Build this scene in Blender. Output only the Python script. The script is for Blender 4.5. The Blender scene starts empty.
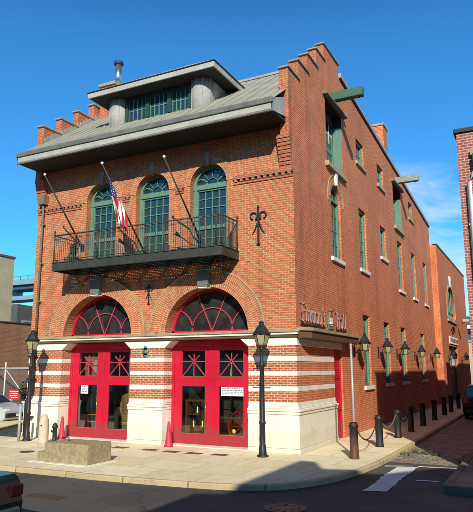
import bpy, bmesh, math, random
from math import sin, cos, pi, radians, sqrt, atan2, hypot
random.seed(7)
scene = bpy.context.scene
COL = scene.collection
WO = {}          # world origin of every object built without rotation

# ------------------------------------------------------------------ materials
def mat_new(name):
    m = bpy.data.materials.new(name); m.use_nodes = True
    nt = m.node_tree; b = nt.nodes['Principled BSDF']
    return m, nt, b
def N(nt, t, **kw):
    n = nt.nodes.new(t)
    for k, v in kw.items():
        if k in n.inputs: n.inputs[k].default_value = v
        else: setattr(n, k, v)
    return n
def L(nt, a, b): nt.links.new(a, b)
def mixc(nt, fac, a, b, mode='MIX'):
    n = nt.nodes.new('ShaderNodeMix'); n.data_type = 'RGBA'; n.blend_type = mode
    for sock, v in ((n.inputs[0], fac), (n.inputs[6], a), (n.inputs[7], b)):
        if hasattr(v, 'is_linked') or isinstance(v, bpy.types.NodeSocket): L(nt, v, sock)
        elif isinstance(v, (int, float)): sock.default_value = v
        else: sock.default_value = (*v, 1)
    return n.outputs[2]
def ramp(nt, src, stops):
    r = nt.nodes.new('ShaderNodeValToRGB'); e = r.color_ramp.elements
    while len(e) < len(stops): e.new(.5)
    for el, (p, c) in zip(e, stops):
        el.position = p; el.color = (*c, 1) if not isinstance(c, (int, float)) else (c, c, c, 1)
    L(nt, src, r.inputs[0]); return r.outputs[0]
def position(nt): return nt.nodes.new('ShaderNodeNewGeometry').outputs['Position']
def noise(nt, vec, scale, detail=4, rough=.55, dist=0):
    n = N(nt, 'ShaderNodeTexNoise', Scale=scale, Detail=detail, Roughness=rough, Distortion=dist)
    L(nt, vec, n.inputs['Vector']); return n.outputs['Fac']
def wall_uv(nt):
    p = position(nt); s = nt.nodes.new('ShaderNodeSeparateXYZ'); L(nt, p, s.inputs[0])
    a = N(nt, 'ShaderNodeMath', operation='ADD'); L(nt, s.outputs[0], a.inputs[0]); L(nt, s.outputs[1], a.inputs[1])
    c = nt.nodes.new('ShaderNodeCombineXYZ'); L(nt, a.outputs[0], c.inputs[0]); L(nt, s.outputs[2], c.inputs[1])
    return c.outputs[0], p
def bump(nt, b, h, strength=.3, dist=.01):
    n = N(nt, 'ShaderNodeBump', Strength=strength, Distance=dist); L(nt, h, n.inputs['Height']); L(nt, n.outputs[0], b.inputs['Normal'])

def brick(name, c1, c2, mortar, w=.215, h=.075, m=.012, uv=False, stain=.35, dark=(.12, .06, .04)):
    M, nt, b = mat_new(name)
    if uv:
        v = nt.nodes.new('ShaderNodeUVMap').outputs[0]; p = position(nt)
    else:
        v, p = wall_uv(nt)
    wob = N(nt, 'ShaderNodeTexNoise', Scale=3.0); L(nt, p, wob.inputs['Vector'])
    vm = N(nt, 'ShaderNodeVectorMath', operation='MULTIPLY_ADD'); L(nt, wob.outputs['Color'], vm.inputs[0]); vm.inputs[1].default_value = (.006, .006, 0); L(nt, v, vm.inputs[2])
    t = N(nt, 'ShaderNodeTexBrick', offset=.5); L(nt, vm.outputs[0], t.inputs['Vector'])
    t.inputs['Color1'].default_value = (*c1, 1); t.inputs['Color2'].default_value = (*c2, 1); t.inputs['Mortar'].default_value = (*mortar, 1)
    t.inputs['Scale'].default_value = 1; t.inputs['Brick Width'].default_value = w; t.inputs['Row Height'].default_value = h
    t.inputs['Mortar Size'].default_value = m; t.inputs['Mortar Smooth'].default_value = .25; t.inputs['Bias'].default_value = -.1
    # individual dark headers
    t2 = N(nt, 'ShaderNodeTexBrick', offset=.5); L(nt, vm.outputs[0], t2.inputs['Vector'])
    t2.inputs['Color1'].default_value = (0, 0, 0, 1); t2.inputs['Color2'].default_value = (1, 1, 1, 1); t2.inputs['Mortar'].default_value = (0, 0, 0, 1)
    for k, q in (('Scale', 1), ('Brick Width', w), ('Row Height', h), ('Mortar Size', m), ('Mortar Smooth', .25), ('Bias', -.55)): t2.inputs[k].default_value = q
    cc = mixc(nt, ramp(nt, t2.outputs['Color'], [(.35, 0), (.9, .55)]), t.outputs['Color'], dark)
    n1 = noise(nt, p, .42, 8, .72); n2 = noise(nt, p, 9, 3)
    cc = mixc(nt, ramp(nt, n1, [(.3, 0), (.75, stain)]), cc, tuple(x * .62 for x in c2))
    hs = nt.nodes.new('ShaderNodeHueSaturation'); L(nt, cc, hs.inputs['Color']); L(nt, ramp(nt, n2, [(.25, .78), (.75, 1.2)]), hs.inputs['Value'])
    # streaks running down the wall
    sp = N(nt, 'ShaderNodeMapping'); sp.inputs['Scale'].default_value = (2.2, 2.2, .12); L(nt, p, sp.inputs['Vector'])
    ns = noise(nt, sp.outputs[0], 1.0, 5, .6)
    c3 = mixc(nt, ramp(nt, ns, [(.52, 0), (.8, .45)]), hs.outputs['Color'], (.09, .045, .03))
    L(nt, c3, b.inputs['Base Color']); b.inputs['Roughness'].default_value = .88
    bump(nt, b, t.outputs['Fac'], -.35, .008)
    return M
def lowgrime(nt, p, cc, low):
    sz = nt.nodes.new('ShaderNodeSeparateXYZ'); L(nt, p, sz.inputs[0]); nz = noise(nt, p, 4, 6, .7)
    a = N(nt, 'ShaderNodeMath', operation='MULTIPLY_ADD'); L(nt, nz, a.inputs[0]); a.inputs[1].default_value = -.9; L(nt, sz.outputs[2], a.inputs[2])
    sp = N(nt, 'ShaderNodeMapping'); sp.inputs['Scale'].default_value = (5, 5, .35); L(nt, p, sp.inputs['Vector']); st = noise(nt, sp.outputs[0], 1.0, 6, .65)
    cc = mixc(nt, ramp(nt, st, [(.5, 0), (.78, low[4])]), cc, low[:3])
    return mixc(nt, ramp(nt, a.outputs[0], [(0, low[3]), (.22, 0)]), cc, low[:3])
def stone(name, c, var=.25, rough=.8, scale=3, stainc=None, bumpy=.25, low=None):
    M, nt, b = mat_new(name); p = position(nt)
    n1 = noise(nt, p, scale, 6, .65); n2 = noise(nt, p, scale * 14, 3)
    lo = tuple(x * (1 - var) for x in c) if stainc is None else stainc
    cc = mixc(nt, ramp(nt, n1, [(.3, 0), (.72, 1)]), c, lo)
    if low: cc = lowgrime(nt, p, cc, low)
    hs = nt.nodes.new('ShaderNodeHueSaturation'); L(nt, cc, hs.inputs['Color']); L(nt, ramp(nt, n2, [(.3, .9), (.7, 1.08)]), hs.inputs['Value'])
    L(nt, hs.outputs['Color'], b.inputs['Base Color']); b.inputs['Roughness'].default_value = rough
    bump(nt, b, n2, bumpy, .01)
    return M
def paint(name, c, rough=.45, var=.12, metal=0, scale=4, grime=(.05, .045, .04), gr=.25, low=None):
    M, nt, b = mat_new(name); p = position(nt)
    n1 = noise(nt, p, scale, 5, .65); n2 = noise(nt, p, scale * 9, 3)
    cc = mixc(nt, ramp(nt, n1, [(.3, 0), (.8, 1)]), c, tuple(x * (1 - var * 2) for x in c))
    cc = mixc(nt, ramp(nt, n2, [(.55, 0), (.85, gr)]), cc, grime)
    if low: cc = lowgrime(nt, p, cc, low)
    L(nt, cc, b.inputs['Base Color']); L(nt, ramp(nt, n2, [(.2, rough * .75), (.8, min(1, rough * 1.3))]), b.inputs['Roughness'])
    b.inputs['Metallic'].default_value = metal
    bump(nt, b, n2, .06, .004)
    return M
def glass_dark(name, c=(.012, .015, .016), wav=.02, inner=(.05, .04, .03), rough=.03, spec=.5):
    M, nt, b = mat_new(name); p = position(nt)
    n1 = noise(nt, p, 1.7, 5, .6); n2 = noise(nt, p, 1.1, 2)
    L(nt, mixc(nt, ramp(nt, n1, [(.45, 0), (.75, 1)]), c, inner), b.inputs['Base Color'])
    b.inputs['Roughness'].default_value = rough; b.inputs['Specular IOR Level'].default_value = spec
    bump(nt, b, n2, wav, .05)
    return M

M = {}
M['brick_front'] = brick('front brick', (.56, .165, .062), (.40, .100, .040), (.60, .38, .20), m=.010, stain=.35, dark=(.24, .065, .03))
M['brick_low'] = brick('pier brick', (.46, .10, .042), (.37, .075, .033), (.62, .46, .29), m=.013, stain=.2, dark=(.24, .055, .03))
M['brick_side'] = brick('side brick', (.70, .170, .056), (.48, .104, .037), (.74, .39, .19), m=.012, stain=.55, dark=(.22, .06, .026))
M['brick_par'] = brick('parapet brick', (.56, .135, .052), (.40, .085, .036), (.58, .32, .17), m=.010, stain=.5, dark=(.18, .05, .028))
M['brick_wing'] = brick('wing brick', (.66, .165, .056), (.50, .115, .04), (.62, .30, .14), m=.008, stain=.45, dark=(.24, .055, .027))
M['brick_ring'] = brick('arch brick', (.54, .165, .060), (.40, .102, .040), (.66, .46, .26), w=.075, h=.195, m=.011, uv=True, stain=.25, dark=(.24, .065, .03))
M['brick_nb'] = brick('neighbour brick', (.42, .105, .065), (.32, .075, .048), (.54, .42, .34), h=.075, w=.21, m=.013, stain=.35)
M['brick_old'] = brick('old brown brick', (.42, .19, .10), (.30, .13, .07), (.40, .27, .17), stain=.5)
M['brick_red'] = brick('corbel brick', (.46, .115, .05), (.36, .08, .035), (.46, .27, .16), stain=.4)
M['stone_white'] = stone('painted limestone', (.86, .83, .73), .13, .75, 1.6, low=(.40, .33, .22, 0, .4))
M['stone_base'] = stone('limestone base', (.86, .82, .70), .14, .8, 1.3, bumpy=.35, low=(.48, .41, .28, .3, .25))
M['stone_tan'] = stone('tan sandstone', (.48, .39, .25), .35, .85, 2.5)
M['stone_grey'] = stone('grey stone', (.30, .32, .31), .3, .8, 5)
M['stone_dark'] = stone('dark grey stone', (.17, .18, .17), .3, .8, 5)
M['granite'] = stone('weathered granite block', (.46, .37, .21), .5, .92, 11, (.23, .18, .10), .8)
M['stone_post'] = stone('guard stone', (.62, .55, .40), .3, .85, 4)
M['cap'] = stone('coping stone', (.42, .37, .31), .35, .8, 4)
M['brown'] = paint('brown painted board', (.14, .075, .035), .6)
M['tanledge'] = stone('weathered ledge', (.44, .36, .22), .45, .85, 3)
M['lead'] = paint('weathered lead roof', (.40, .385, .305), .7, .2, 0, 1.0, (.2, .19, .15), .5)
M['galv'] = paint('galvanised metal', (.47, .47, .44), .42, .15, .3, 3, (.2, .19, .17), .35)
M['fascia'] = paint('grey fascia', (.50, .49, .42), .6, .2, 0, 1.4, (.22, .20, .15), .55)
M['gutter'] = paint('dull lead gutter', (.25, .25, .23), .6, .3, 0, 2.5, (.10, .10, .09), .5)
M['colmetal'] = paint('matte zinc cladding', (.42, .41, .38), .62, .2, 0, 2.2, (.2, .19, .17), .5)
M['steel'] = paint('stainless pipe', (.7, .7, .7), .25, .05, .9)
M['soffit'] = paint('dark soffit and shade', (.016, .018, .02), .8)  # also painted as shade in the dentil gaps and loft heads
M['bluecap'] = paint('blue rain cap', (.03, .05, .16), .5)
M['red'] = paint('red door paint', (.60, .006, .036), .42, .12, 0, 1.2, (.33, .012, .028), .55, low=(.22, .05, .05, .55, .25))
M['redguard'] = paint('red iron guard', (.62, .03, .08), .5, .12)
M['redbar'] = paint('red glazing bar', (.60, .05, .09), .45)
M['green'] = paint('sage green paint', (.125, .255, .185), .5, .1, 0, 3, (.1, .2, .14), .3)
M['greenshade'] = paint('shaded teal green paint', (.022, .06, .048), .5, .15)  # darker copy of the sage green, eave shade put into the colour
M['greendk'] = paint('dark green paint', (.055, .15, .09), .5, .15)
M['greenbeam'] = paint('green painted timber', (.05, .15, .085), .6, .2, 0, 5, (.16, .18, .14), .45)
M['greyhood'] = paint('weathered green grey timber', (.20, .25, .19), .7, .2, 0, 5, (.10, .11, .08), .5)
M['greybeam'] = paint('grey timber', (.33, .35, .30), .7, .25, 0, 6, (.12, .12, .1), .5)
M['iron'] = paint('black iron', (.016, .017, .018), .5, .1, 0, 5, (.05, .04, .035), .3)
M['ironbal'] = paint('dark bronze ironwork', (.045, .05, .038), .6, .25, 0, 2.0, (.11, .105, .07), .5)
M['ironrust'] = paint('black iron with rust', (.011, .011, .012), .55, .1, 0, 4, (.09, .04, .02), .5)
M['rusty'] = paint('black paint over rust', (.014, .013, .013), .6, .1, 0, 3, (.16, .06, .025), .6, low=(.12, .05, .025, .8, .25))
M['bronze'] = paint('brown downspout', (.26, .19, .125), .6, .2, 0, 3)
M['white'] = paint('white paint', (.80, .80, .77), .5, .05)
M['alu'] = paint('grey pole', (.48, .47, .44), .5, .1, .2)
M['gold'] = paint('brass', (.6, .45, .16), .3, .05, .8)
M['whiteball'] = paint('white finial', (.85, .83, .76), .3, .02)
M['silverletter'] = paint('silvery letter face', (.80, .68, .64), .4, .06, 0, 8, (.35, .12, .12), .3)
M['redletter'] = paint('dark red letter edge', (.26, .09, .08), .5)
M['patina'] = paint('grey green emblem', (.20, .27, .22), .6, .25, 0, 9)
M['glass'] = glass_dark('dark window glass', spec=.8)
M['glass_door'] = glass_dark('shop door glass', (.010, .011, .008), .015, (.055, .042, .026), .04, .35)
M['glass_fan'] = glass_dark('fanlight glass', (.02, .021, .022), .01, (.05, .05, .048), .12, .6)
M['glass_teal'] = glass_dark('teal window glass', (.012, .035, .045), .02, (.02, .05, .055), .03, .8)
M['lamp_glass'] = paint('frosted lantern glass', (.42, .38, .20), .35, .12, 0, 8)
M['paper'] = paint('white paper', (.82, .83, .85), .7, .04)
M['ink'] = paint('grey printing ink', (.15, .15, .2), .7, .0)
M['yellow'] = paint('yellow paint', (.72, .46, .04), .6, .15, 0, 4, (.2, .16, .08), .4)
M['carblack'] = paint('black car paint', (.008, .010, .013), .16, .1, 0, 2, (.02, .02, .02), .1)
M['cargrey'] = paint('dark green grey car trim', (.035, .06, .05), .3, .1)
M['carsilver'] = paint('silver car paint', (.60, .64, .66), .22, .04, .3, 2, (.3, .3, .3), .1)
M['rubber'] = paint('tyre rubber', (.012, .012, .012), .8)
M['taillight'] = paint('red lamp lens', (.45, .01, .015), .2, .05)
M['cream_render'] = stone('cream render', (.58, .52, .34), .2, .9, .8, (.42, .38, .25))
M['dark_render'] = stone('dark grey render', (.10, .10, .09), .2, .9, .8)
M['bridge'] = paint('pale blue bridge steel', (.20, .36, .44), .6, .08, 0, .3, (.15, .25, .3), .2)
M['bridgedk'] = paint('dark bridge steel', (.05, .09, .16), .6)
M['tan_far'] = stone('tan far building', (.56, .42, .26), .2, .9, .6)
M['leaf'] = paint('leaf green', (.07, .17, .025), .6, .3, 0, 6, (.16, .26, .05), .5)
M['leafdk'] = paint('deep leaf green', (.03, .085, .018), .6, .3, 0, 6)
M['stem'] = paint('woody stem', (.10, .07, .04), .8)
M['drain'] = paint('reddish cellar grate', (.20, .085, .06), .8, .2)
M['manhole'] = paint('cast iron cover', (.11, .085, .06), .6, .25, .2, 8)
M['smoked'] = paint('smoked lamp lens', (.03, .006, .006), .15, .05)
M['signred'] = paint('red sign face', (.55, .05, .06), .5, .05)

def asphalt():
    m, nt, b = mat_new('asphalt'); p = position(nt)
    n1 = noise(nt, p, .35, 5, .6); n2 = noise(nt, p, 60, 2, .7); n3 = noise(nt, p, 2.2, 6, .7)
    cc = mixc(nt, ramp(nt, n1, [(.3, 0), (.7, 1)]), (.062, .057, .050), (.088, .080, .068))
    cc = mixc(nt, ramp(nt, n2, [(.5, 0), (.78, .55)]), cc, (.19, .18, .165))
    cc = mixc(nt, ramp(nt, n3, [(.56, 0), (.66, .45)]), cc, (.035, .035, .036))
    n4 = noise(nt, p, .16, 3, .5, .8); cc = mixc(nt, ramp(nt, n4, [(.52, 0), (.54, .5)]), cc, (.040, .038, .035))
    # tar-sealed cracks
    vo = N(nt, 'ShaderNodeTexVoronoi', feature='DISTANCE_TO_EDGE', Scale=.28)
    wv = N(nt, 'ShaderNodeTexNoise', Scale=1.3, Detail=5.0); L(nt, p, wv.inputs['Vector'])
    vm = N(nt, 'ShaderNodeVectorMath', operation='MULTIPLY_ADD'); L(nt, wv.outputs['Color'], vm.inputs[0]); vm.inputs[1].default_value = (1.5, 1.5, 0); L(nt, p, vm.inputs[2]); L(nt, vm.outputs[0], vo.inputs['Vector'])
    cc = mixc(nt, ramp(nt, vo.outputs['Distance'], [(0, .8), (.012, 0)]), cc, (.02, .02, .02))
    L(nt, cc, b.inputs['Base Color']); b.inputs['Roughness'].default_value = .85
    bump(nt, b, n2, .5, .006); return m
def concrete(name, c1, c2, dark, slab=(1.55, 1.35), jm=.012):
    m, nt, b = mat_new(name); p = position(nt)
    wv = N(nt, 'ShaderNodeTexNoise', Scale=1.5, Detail=3.0); L(nt, p, wv.inputs['Vector'])
    vm = N(nt, 'ShaderNodeVectorMath', operation='MULTIPLY_ADD'); L(nt, wv.outputs['Color'], vm.inputs[0]); vm.inputs[1].default_value = (.03, .03, 0); L(nt, p, vm.inputs[2])
    t = N(nt, 'ShaderNodeTexBrick', offset=.37); L(nt, vm.outputs[0], t.inputs['Vector'])
    for k, q in (('Scale', 1), ('Brick Width', slab[0]), ('Row Height', slab[1]), ('Mortar Size', jm), ('Mortar Smooth', .4), ('Bias', -.2)): t.inputs[k].default_value = q
    t.inputs['Color1'].default_value = (*c1, 1); t.inputs['Color2'].default_value = (*c2, 1); t.inputs['Mortar'].default_value = (*dark, 1)
    n1 = noise(nt, p, .6, 8, .75); n2 = noise(nt, p, 35, 3, .6); n3 = noise(nt, p, 3.5, 7, .75)
    cc = mixc(nt, ramp(nt, n1, [(.42, 0), (.75, .55)]), t.outputs['Color'], tuple(x * .7 for x in c2))
    cc = mixc(nt, ramp(nt, n3, [(.54, 0), (.68, .6)]), cc, dark)
    vo = N(nt, 'ShaderNodeTexVoronoi', Scale=5.0); L(nt, p, vo.inputs['Vector']); cc = mixc(nt, ramp(nt, vo.outputs['Distance'], [(.05, .6), (.09, 0)]), cc, tuple(x * .35 for x in dark))
    hs = nt.nodes.new('ShaderNodeHueSaturation'); L(nt, cc, hs.inputs['Color']); L(nt, ramp(nt, n2, [(.3, .9), (.7, 1.08)]), hs.inputs['Value'])
    L(nt, hs.outputs['Color'], b.inputs['Base Color']); b.inputs['Roughness'].default_value = .9
    bump(nt, b, n2, .25, .006); return m
def setts(name):
    m, nt, b = mat_new(name); p = position(nt)
    sp = N(nt, 'ShaderNodeMapping'); sp.inputs['Rotation'].default_value = (0, 0, .06); L(nt, p, sp.inputs['Vector'])
    wv = N(nt, 'ShaderNodeTexNoise', Scale=3.0, Detail=3.0); L(nt, p, wv.inputs['Vector'])
    vm = N(nt, 'ShaderNodeVectorMath', operation='MULTIPLY_ADD'); L(nt, wv.outputs['Color'], vm.inputs[0]); vm.inputs[1].default_value = (.09, .09, 0); L(nt, sp.outputs[0], vm.inputs[2])
    t = N(nt, 'ShaderNodeTexBrick', offset=.5); L(nt, vm.outputs[0], t.inputs['Vector'])
    for k, q in (('Scale', 1), ('Brick Width', .42), ('Row Height', .26), ('Mortar Size', .022), ('Mortar Smooth', .5), ('Bias', 0)): t.inputs[k].default_value = q
    t.inputs['Color1'].default_value = (.42, .36, .25, 1); t.inputs['Color2'].default_value = (.27, .235, .17, 1); t.inputs['Mortar'].default_value = (.08, .07, .05, 1)
    n1 = noise(nt, p, 1.6, 6, .7)
    cc = mixc(nt, ramp(nt, n1, [(.45, 0), (.68, .85)]), t.outputs['Color'], (.16, .145, .11))
    L(nt, cc, b.inputs['Base Color']); b.inputs['Roughness'].default_value = .85
    bump(nt, b, t.outputs['Fac'], -.7, .02); return m
def worn_paint():
    m, nt, b = mat_new('worn road paint'); p = position(nt)
    n1 = noise(nt, p, 1.1, 4, .6); n2 = noise(nt, p, 42, 3, .65)
    cc = mixc(nt, ramp(nt, n2, [(.56, 0), (.66, .75)]), (.78, .78, .74), (.13, .13, .125))
    cc = mixc(nt, ramp(nt, n1, [(.5, 0), (.8, .4)]), cc, (.36, .35, .32))
    L(nt, cc, b.inputs['Base Color']); b.inputs['Roughness'].default_value = .8; return m
def flag_mat():
    m, nt, b = mat_new('flag cloth'); uv = nt.nodes.new('ShaderNodeUVMap').outputs[0]
    s = nt.nodes.new('ShaderNodeSeparateXYZ'); L(nt, uv, s.inputs[0])
    def math(op, a, c=None):
        n = N(nt, 'ShaderNodeMath', operation=op)
        for i, q in ((0, a), (1, c)):
            if q is None: continue
            if isinstance(q, (int, float)): n.inputs[i].default_value = q
            else: L(nt, q, n.inputs[i])
        return n.outputs[0]
    st = math('LESS_THAN', math('MODULO', math('MULTIPLY', s.outputs[1], 6.5), 1.0), .5)
    cc = mixc(nt, st, (.82, .80, .76), (.52, .012, .03))
    inb = math('MULTIPLY', math('LESS_THAN', s.outputs[0], .4), math('GREATER_THAN', s.outputs[1], .4615))
    fx = math('ABSOLUTE', math('SUBTRACT', math('FRACT', math('MULTIPLY', s.outputs[0], 6 / .4)), .5))
    fy = math('ABSOLUTE', math('SUBTRACT', math('FRACT', math('MULTIPLY', math('SUBTRACT', s.outputs[1], .4615), 5 / .5385)), .5))
    star = math('LESS_THAN', math('ADD', fx, fy), .26)
    blue = mixc(nt, star, (.02, .03, .16), (.8, .8, .8))
    L(nt, mixc(nt, inb, cc, blue), b.inputs['Base Color']); b.inputs['Roughness'].default_value = .8
    return m
def chainlink():
    m, nt, b = mat_new('chain link wire'); p = position(nt)
    b.inputs['Base Color'].default_value = (.35, .35, .33, 1); b.inputs['Metallic'].default_value = .5; b.inputs['Roughness'].default_value = .5
    return m
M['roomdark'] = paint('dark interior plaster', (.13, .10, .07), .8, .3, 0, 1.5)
M['wood'] = paint('varnished wood', (.24, .10, .035), .4, .2, 0, 3)
M['coat'] = paint('dark coat cloth', (.03, .03, .035), .9, .2)
def clear_glass():
    m, nt, b = mat_new('clear door glass'); out = nt.nodes['Material Output']
    tr = nt.nodes.new('ShaderNodeBsdfTransparent'); tr.inputs[0].default_value = (.82, .84, .80, 1)
    gs_ = nt.nodes.new('ShaderNodeBsdfGlossy'); gs_.inputs['Roughness'].default_value = .03; gs_.inputs[0].default_value = (.9, .9, .9, 1)
    fr = N(nt, 'ShaderNodeFresnel', IOR=1.5); mx = nt.nodes.new('ShaderNodeMixShader')
    bp = N(nt, 'ShaderNodeBump', Strength=.015, Distance=.05); L(nt, noise(nt, position(nt), 1.3, 2), bp.inputs['Height']); L(nt, bp.outputs[0], gs_.inputs['Normal'])
    ad = N(nt, 'ShaderNodeMath', operation='ADD'); L(nt, fr.outputs[0], ad.inputs[0]); ad.inputs[1].default_value = .05
    L(nt, ad.outputs[0], mx.inputs[0]); L(nt, tr.outputs[0], mx.inputs[1]); L(nt, gs_.outputs[0], mx.inputs[2]); L(nt, mx.outputs[0], out.inputs[0]); return m
M['glass_door'] = clear_glass()
M['coattan'] = paint('tan coat cloth', (.45, .30, .12), .9, .2)
M['asphalt'] = asphalt()
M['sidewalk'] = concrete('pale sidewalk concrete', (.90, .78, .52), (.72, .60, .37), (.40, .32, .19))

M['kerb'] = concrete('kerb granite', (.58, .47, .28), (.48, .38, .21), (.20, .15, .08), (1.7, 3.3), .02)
M['pave_shade'] = concrete('worn pavement with shade in colour', (.26, .21, .15), (.20, .16, .115), (.10, .08, .06))  # darker copy of the pavement, street shadow put into the colour
M['setts'] = setts('alley setts')
M['worn'] = worn_paint()
M['flag'] = flag_mat()
M['wire'] = chainlink(); M['fencepipe'] = paint('pale galvanised pipe', (.62, .62, .58), .55, .1)

# ------------------------------------------------------------------ mesh helper
class MB:
    def __init__(s, mat): s.bm = bmesh.new(); s.mats = []; s.mi = 0; s.uvl = None; s.mat(mat)
    def mat(s, m):
        m = M[m] if isinstance(m, str) else m
        if m not in s.mats: s.mats.append(m)
        s.mi = s.mats.index(m); return s
    def face(s, pts, uvs=None):
        vs = [s.bm.verts.new(p) for p in pts]
        try: f = s.bm.faces.new(vs)
        except ValueError: return None
        f.material_index = s.mi
        if uvs:
            if s.uvl is None: s.uvl = s.bm.loops.layers.uv.new('UVMap')
            for l, uv in zip(f.loops, uvs): l[s.uvl].uv = uv
        return f
    def faces_shared(s, verts, faces, smooth=False):
        vs = [s.bm.verts.new(p) for p in verts]
        for f in faces:
            try:
                q = s.bm.faces.new([vs[i] for i in f]); q.material_index = s.mi; q.smooth = smooth
            except ValueError: pass
        return s
    def box(s, x0, x1, y0, y1, z0, z1):
        v = [(x, y, z) for z in (z0, z1) for y in (y0, y1) for x in (x0, x1)]
        return s.faces_shared(v, [(0, 2, 3, 1), (4, 5, 7, 6), (0, 1, 5, 4), (2, 6, 7, 3), (0, 4, 6, 2), (1, 3, 7, 5)])
    def prism(s, poly, axis, a0, a1):
        n = len(poly)
        def P(p, a): return (a, p[0], p[1]) if axis == 'x' else (p[0], a, p[1]) if axis == 'y' else (p[0], p[1], a)
        v = [P(p, a0) for p in poly] + [P(p, a1) for p in poly]
        f = [tuple(range(n))[::-1], tuple(range(n, 2 * n))] + [(i, (i + 1) % n, n + (i + 1) % n, n + i) for i in range(n)]
        return s.faces_shared(v, f)
    def tube(s, pts, r, n=8, cap=True):
        rs = r if isinstance(r, (list, tuple)) else [r] * len(pts)
        rings = []; k = len(pts)
        for i, p in enumerate(pts):
            a = pts[max(0, i - 1)]; c = pts[min(k - 1, i + 1)]
            t = [c[j] - a[j] for j in range(3)]; l = sqrt(sum(x * x for x in t)) or 1; t = [x / l for x in t]
            up = (0, 0, 1) if abs(t[2]) < .9 else (1, 0, 0)
            u = (t[1] * up[2] - t[2] * up[1], t[2] * up[0] - t[0] * up[2], t[0] * up[1] - t[1] * up[0]); l = sqrt(sum(x * x for x in u)); u = [x / l for x in u]
            w = (t[1] * u[2] - t[2] * u[1], t[2] * u[0] - t[0] * u[2], t[0] * u[1] - t[1] * u[0])
            rings.append([tuple(p[j] + rs[i] * (cos(2 * pi * q / n) * u[j] + sin(2 * pi * q / n) * w[j]) for j in range(3)) for q in range(n)])
        v = [q for rg in rings for q in rg]; f = []
        for i in range(k - 1):
            for q in range(n): f.append((i * n + q, i * n + (q + 1) % n, (i + 1) * n + (q + 1) % n, (i + 1) * n + q))
        if cap: f += [tuple(range(n))[::-1], tuple(range((k - 1) * n, k * n))]
        return s.faces_shared(v, f, n > 5)
    def lathe(s, prof, cx, cy, n=16, rot=0, smooth=True, z0=0):
        v = []; f = []
        for r, z in prof: v += [(cx + r * cos(rot + 2 * pi * q / n), cy + r * sin(rot + 2 * pi * q / n), z0 + z) for q in range(n)]
        for i in range(len(prof) - 1):
            for q in range(n): f.append((i * n + q, i * n + (q + 1) % n, (i + 1) * n + (q + 1) % n, (i + 1) * n + q))
        f += [tuple(range(n))[::-1], tuple(range((len(prof) - 1) * n, len(prof) * n))]
        return s.faces_shared(v, f, smooth)
    def bar(s, a, b, w, d, normal='y'):
        """flat bar between a and b in a wall plane, w wide in the plane, d deep"""
        ax = 0 if normal == 'y' else 1
        du, dz = b[ax] - a[ax], b[2] - a[2]; l = hypot(du, dz) or 1; nu, nz = -dz / l * w / 2, du / l * w / 2
        poly = [(a[ax] + nu, a[2] + nz), (b[ax] + nu, b[2] + nz), (b[ax] - nu, b[2] - nz), (a[ax] - nu, a[2] - nz)]
        o = a[1] if normal == 'y' else a[0]
        return s.prism(poly, normal, o - d / 2, o + d / 2)
    def build(s, name, parent=None, origin=None, bevel=0, local=False, seg=1):
        bm = s.bm
        bmesh.ops.remove_doubles(bm, verts=[v for v in bm.verts if not v.link_faces], dist=0)
        bmesh.ops.recalc_face_normals(bm, faces=bm.faces) if not getattr(s, 'keep', False) else None
        o0 = (0, 0, 0) if local else (WO[parent.name] if parent else (origin or (0, 0, 0)))
        if o0 != (0, 0, 0):
            for v in bm.verts: v.co.x -= o0[0]; v.co.y -= o0[1]; v.co.z -= o0[2]
        me = bpy.data.meshes.new(name); bm.to_mesh(me); bm.free()
        for m in s.mats: me.materials.append(m)
        o = bpy.data.objects.new(name, me); COL.objects.link(o); WO[o.name] = o0
        if parent: o.parent = parent
        elif not local: o.location = o0
        if bevel:
            md = o.modifiers.new('Bevel', 'BEVEL'); md.width = bevel; md.segments = seg; md.limit_method = 'ANGLE'; md.angle_limit = radians(40)
        return o
def tag(o, label=None, cat=None, group=None, kind=None):
    for k, v in (('label', label), ('category', cat), ('group', group), ('kind', kind)):
        if v: o[k] = v
    return o
def thing(name, label, cat, loc=(0, 0, 0), rz=0, group=None):
    o = bpy.data.objects.new(name, None); COL.objects.link(o); o.location = loc; o.rotation_euler = (0, 0, rz)
    o.empty_display_size = .3; WO[o.name] = loc
    return tag(o, label, cat, group)
def dup(root, loc, label, rz=None):
    r = root.copy(); COL.objects.link(r); r.location = loc; r['label'] = label
    if rz is not None: r.rotation_euler = (0, 0, rz)
    for ch in list(root.children):
        c = ch.copy(); COL.objects.link(c); c.parent = r
        for g in list(ch.children):
            d = g.copy(); COL.objects.link(d); d.parent = c
    return r

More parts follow.
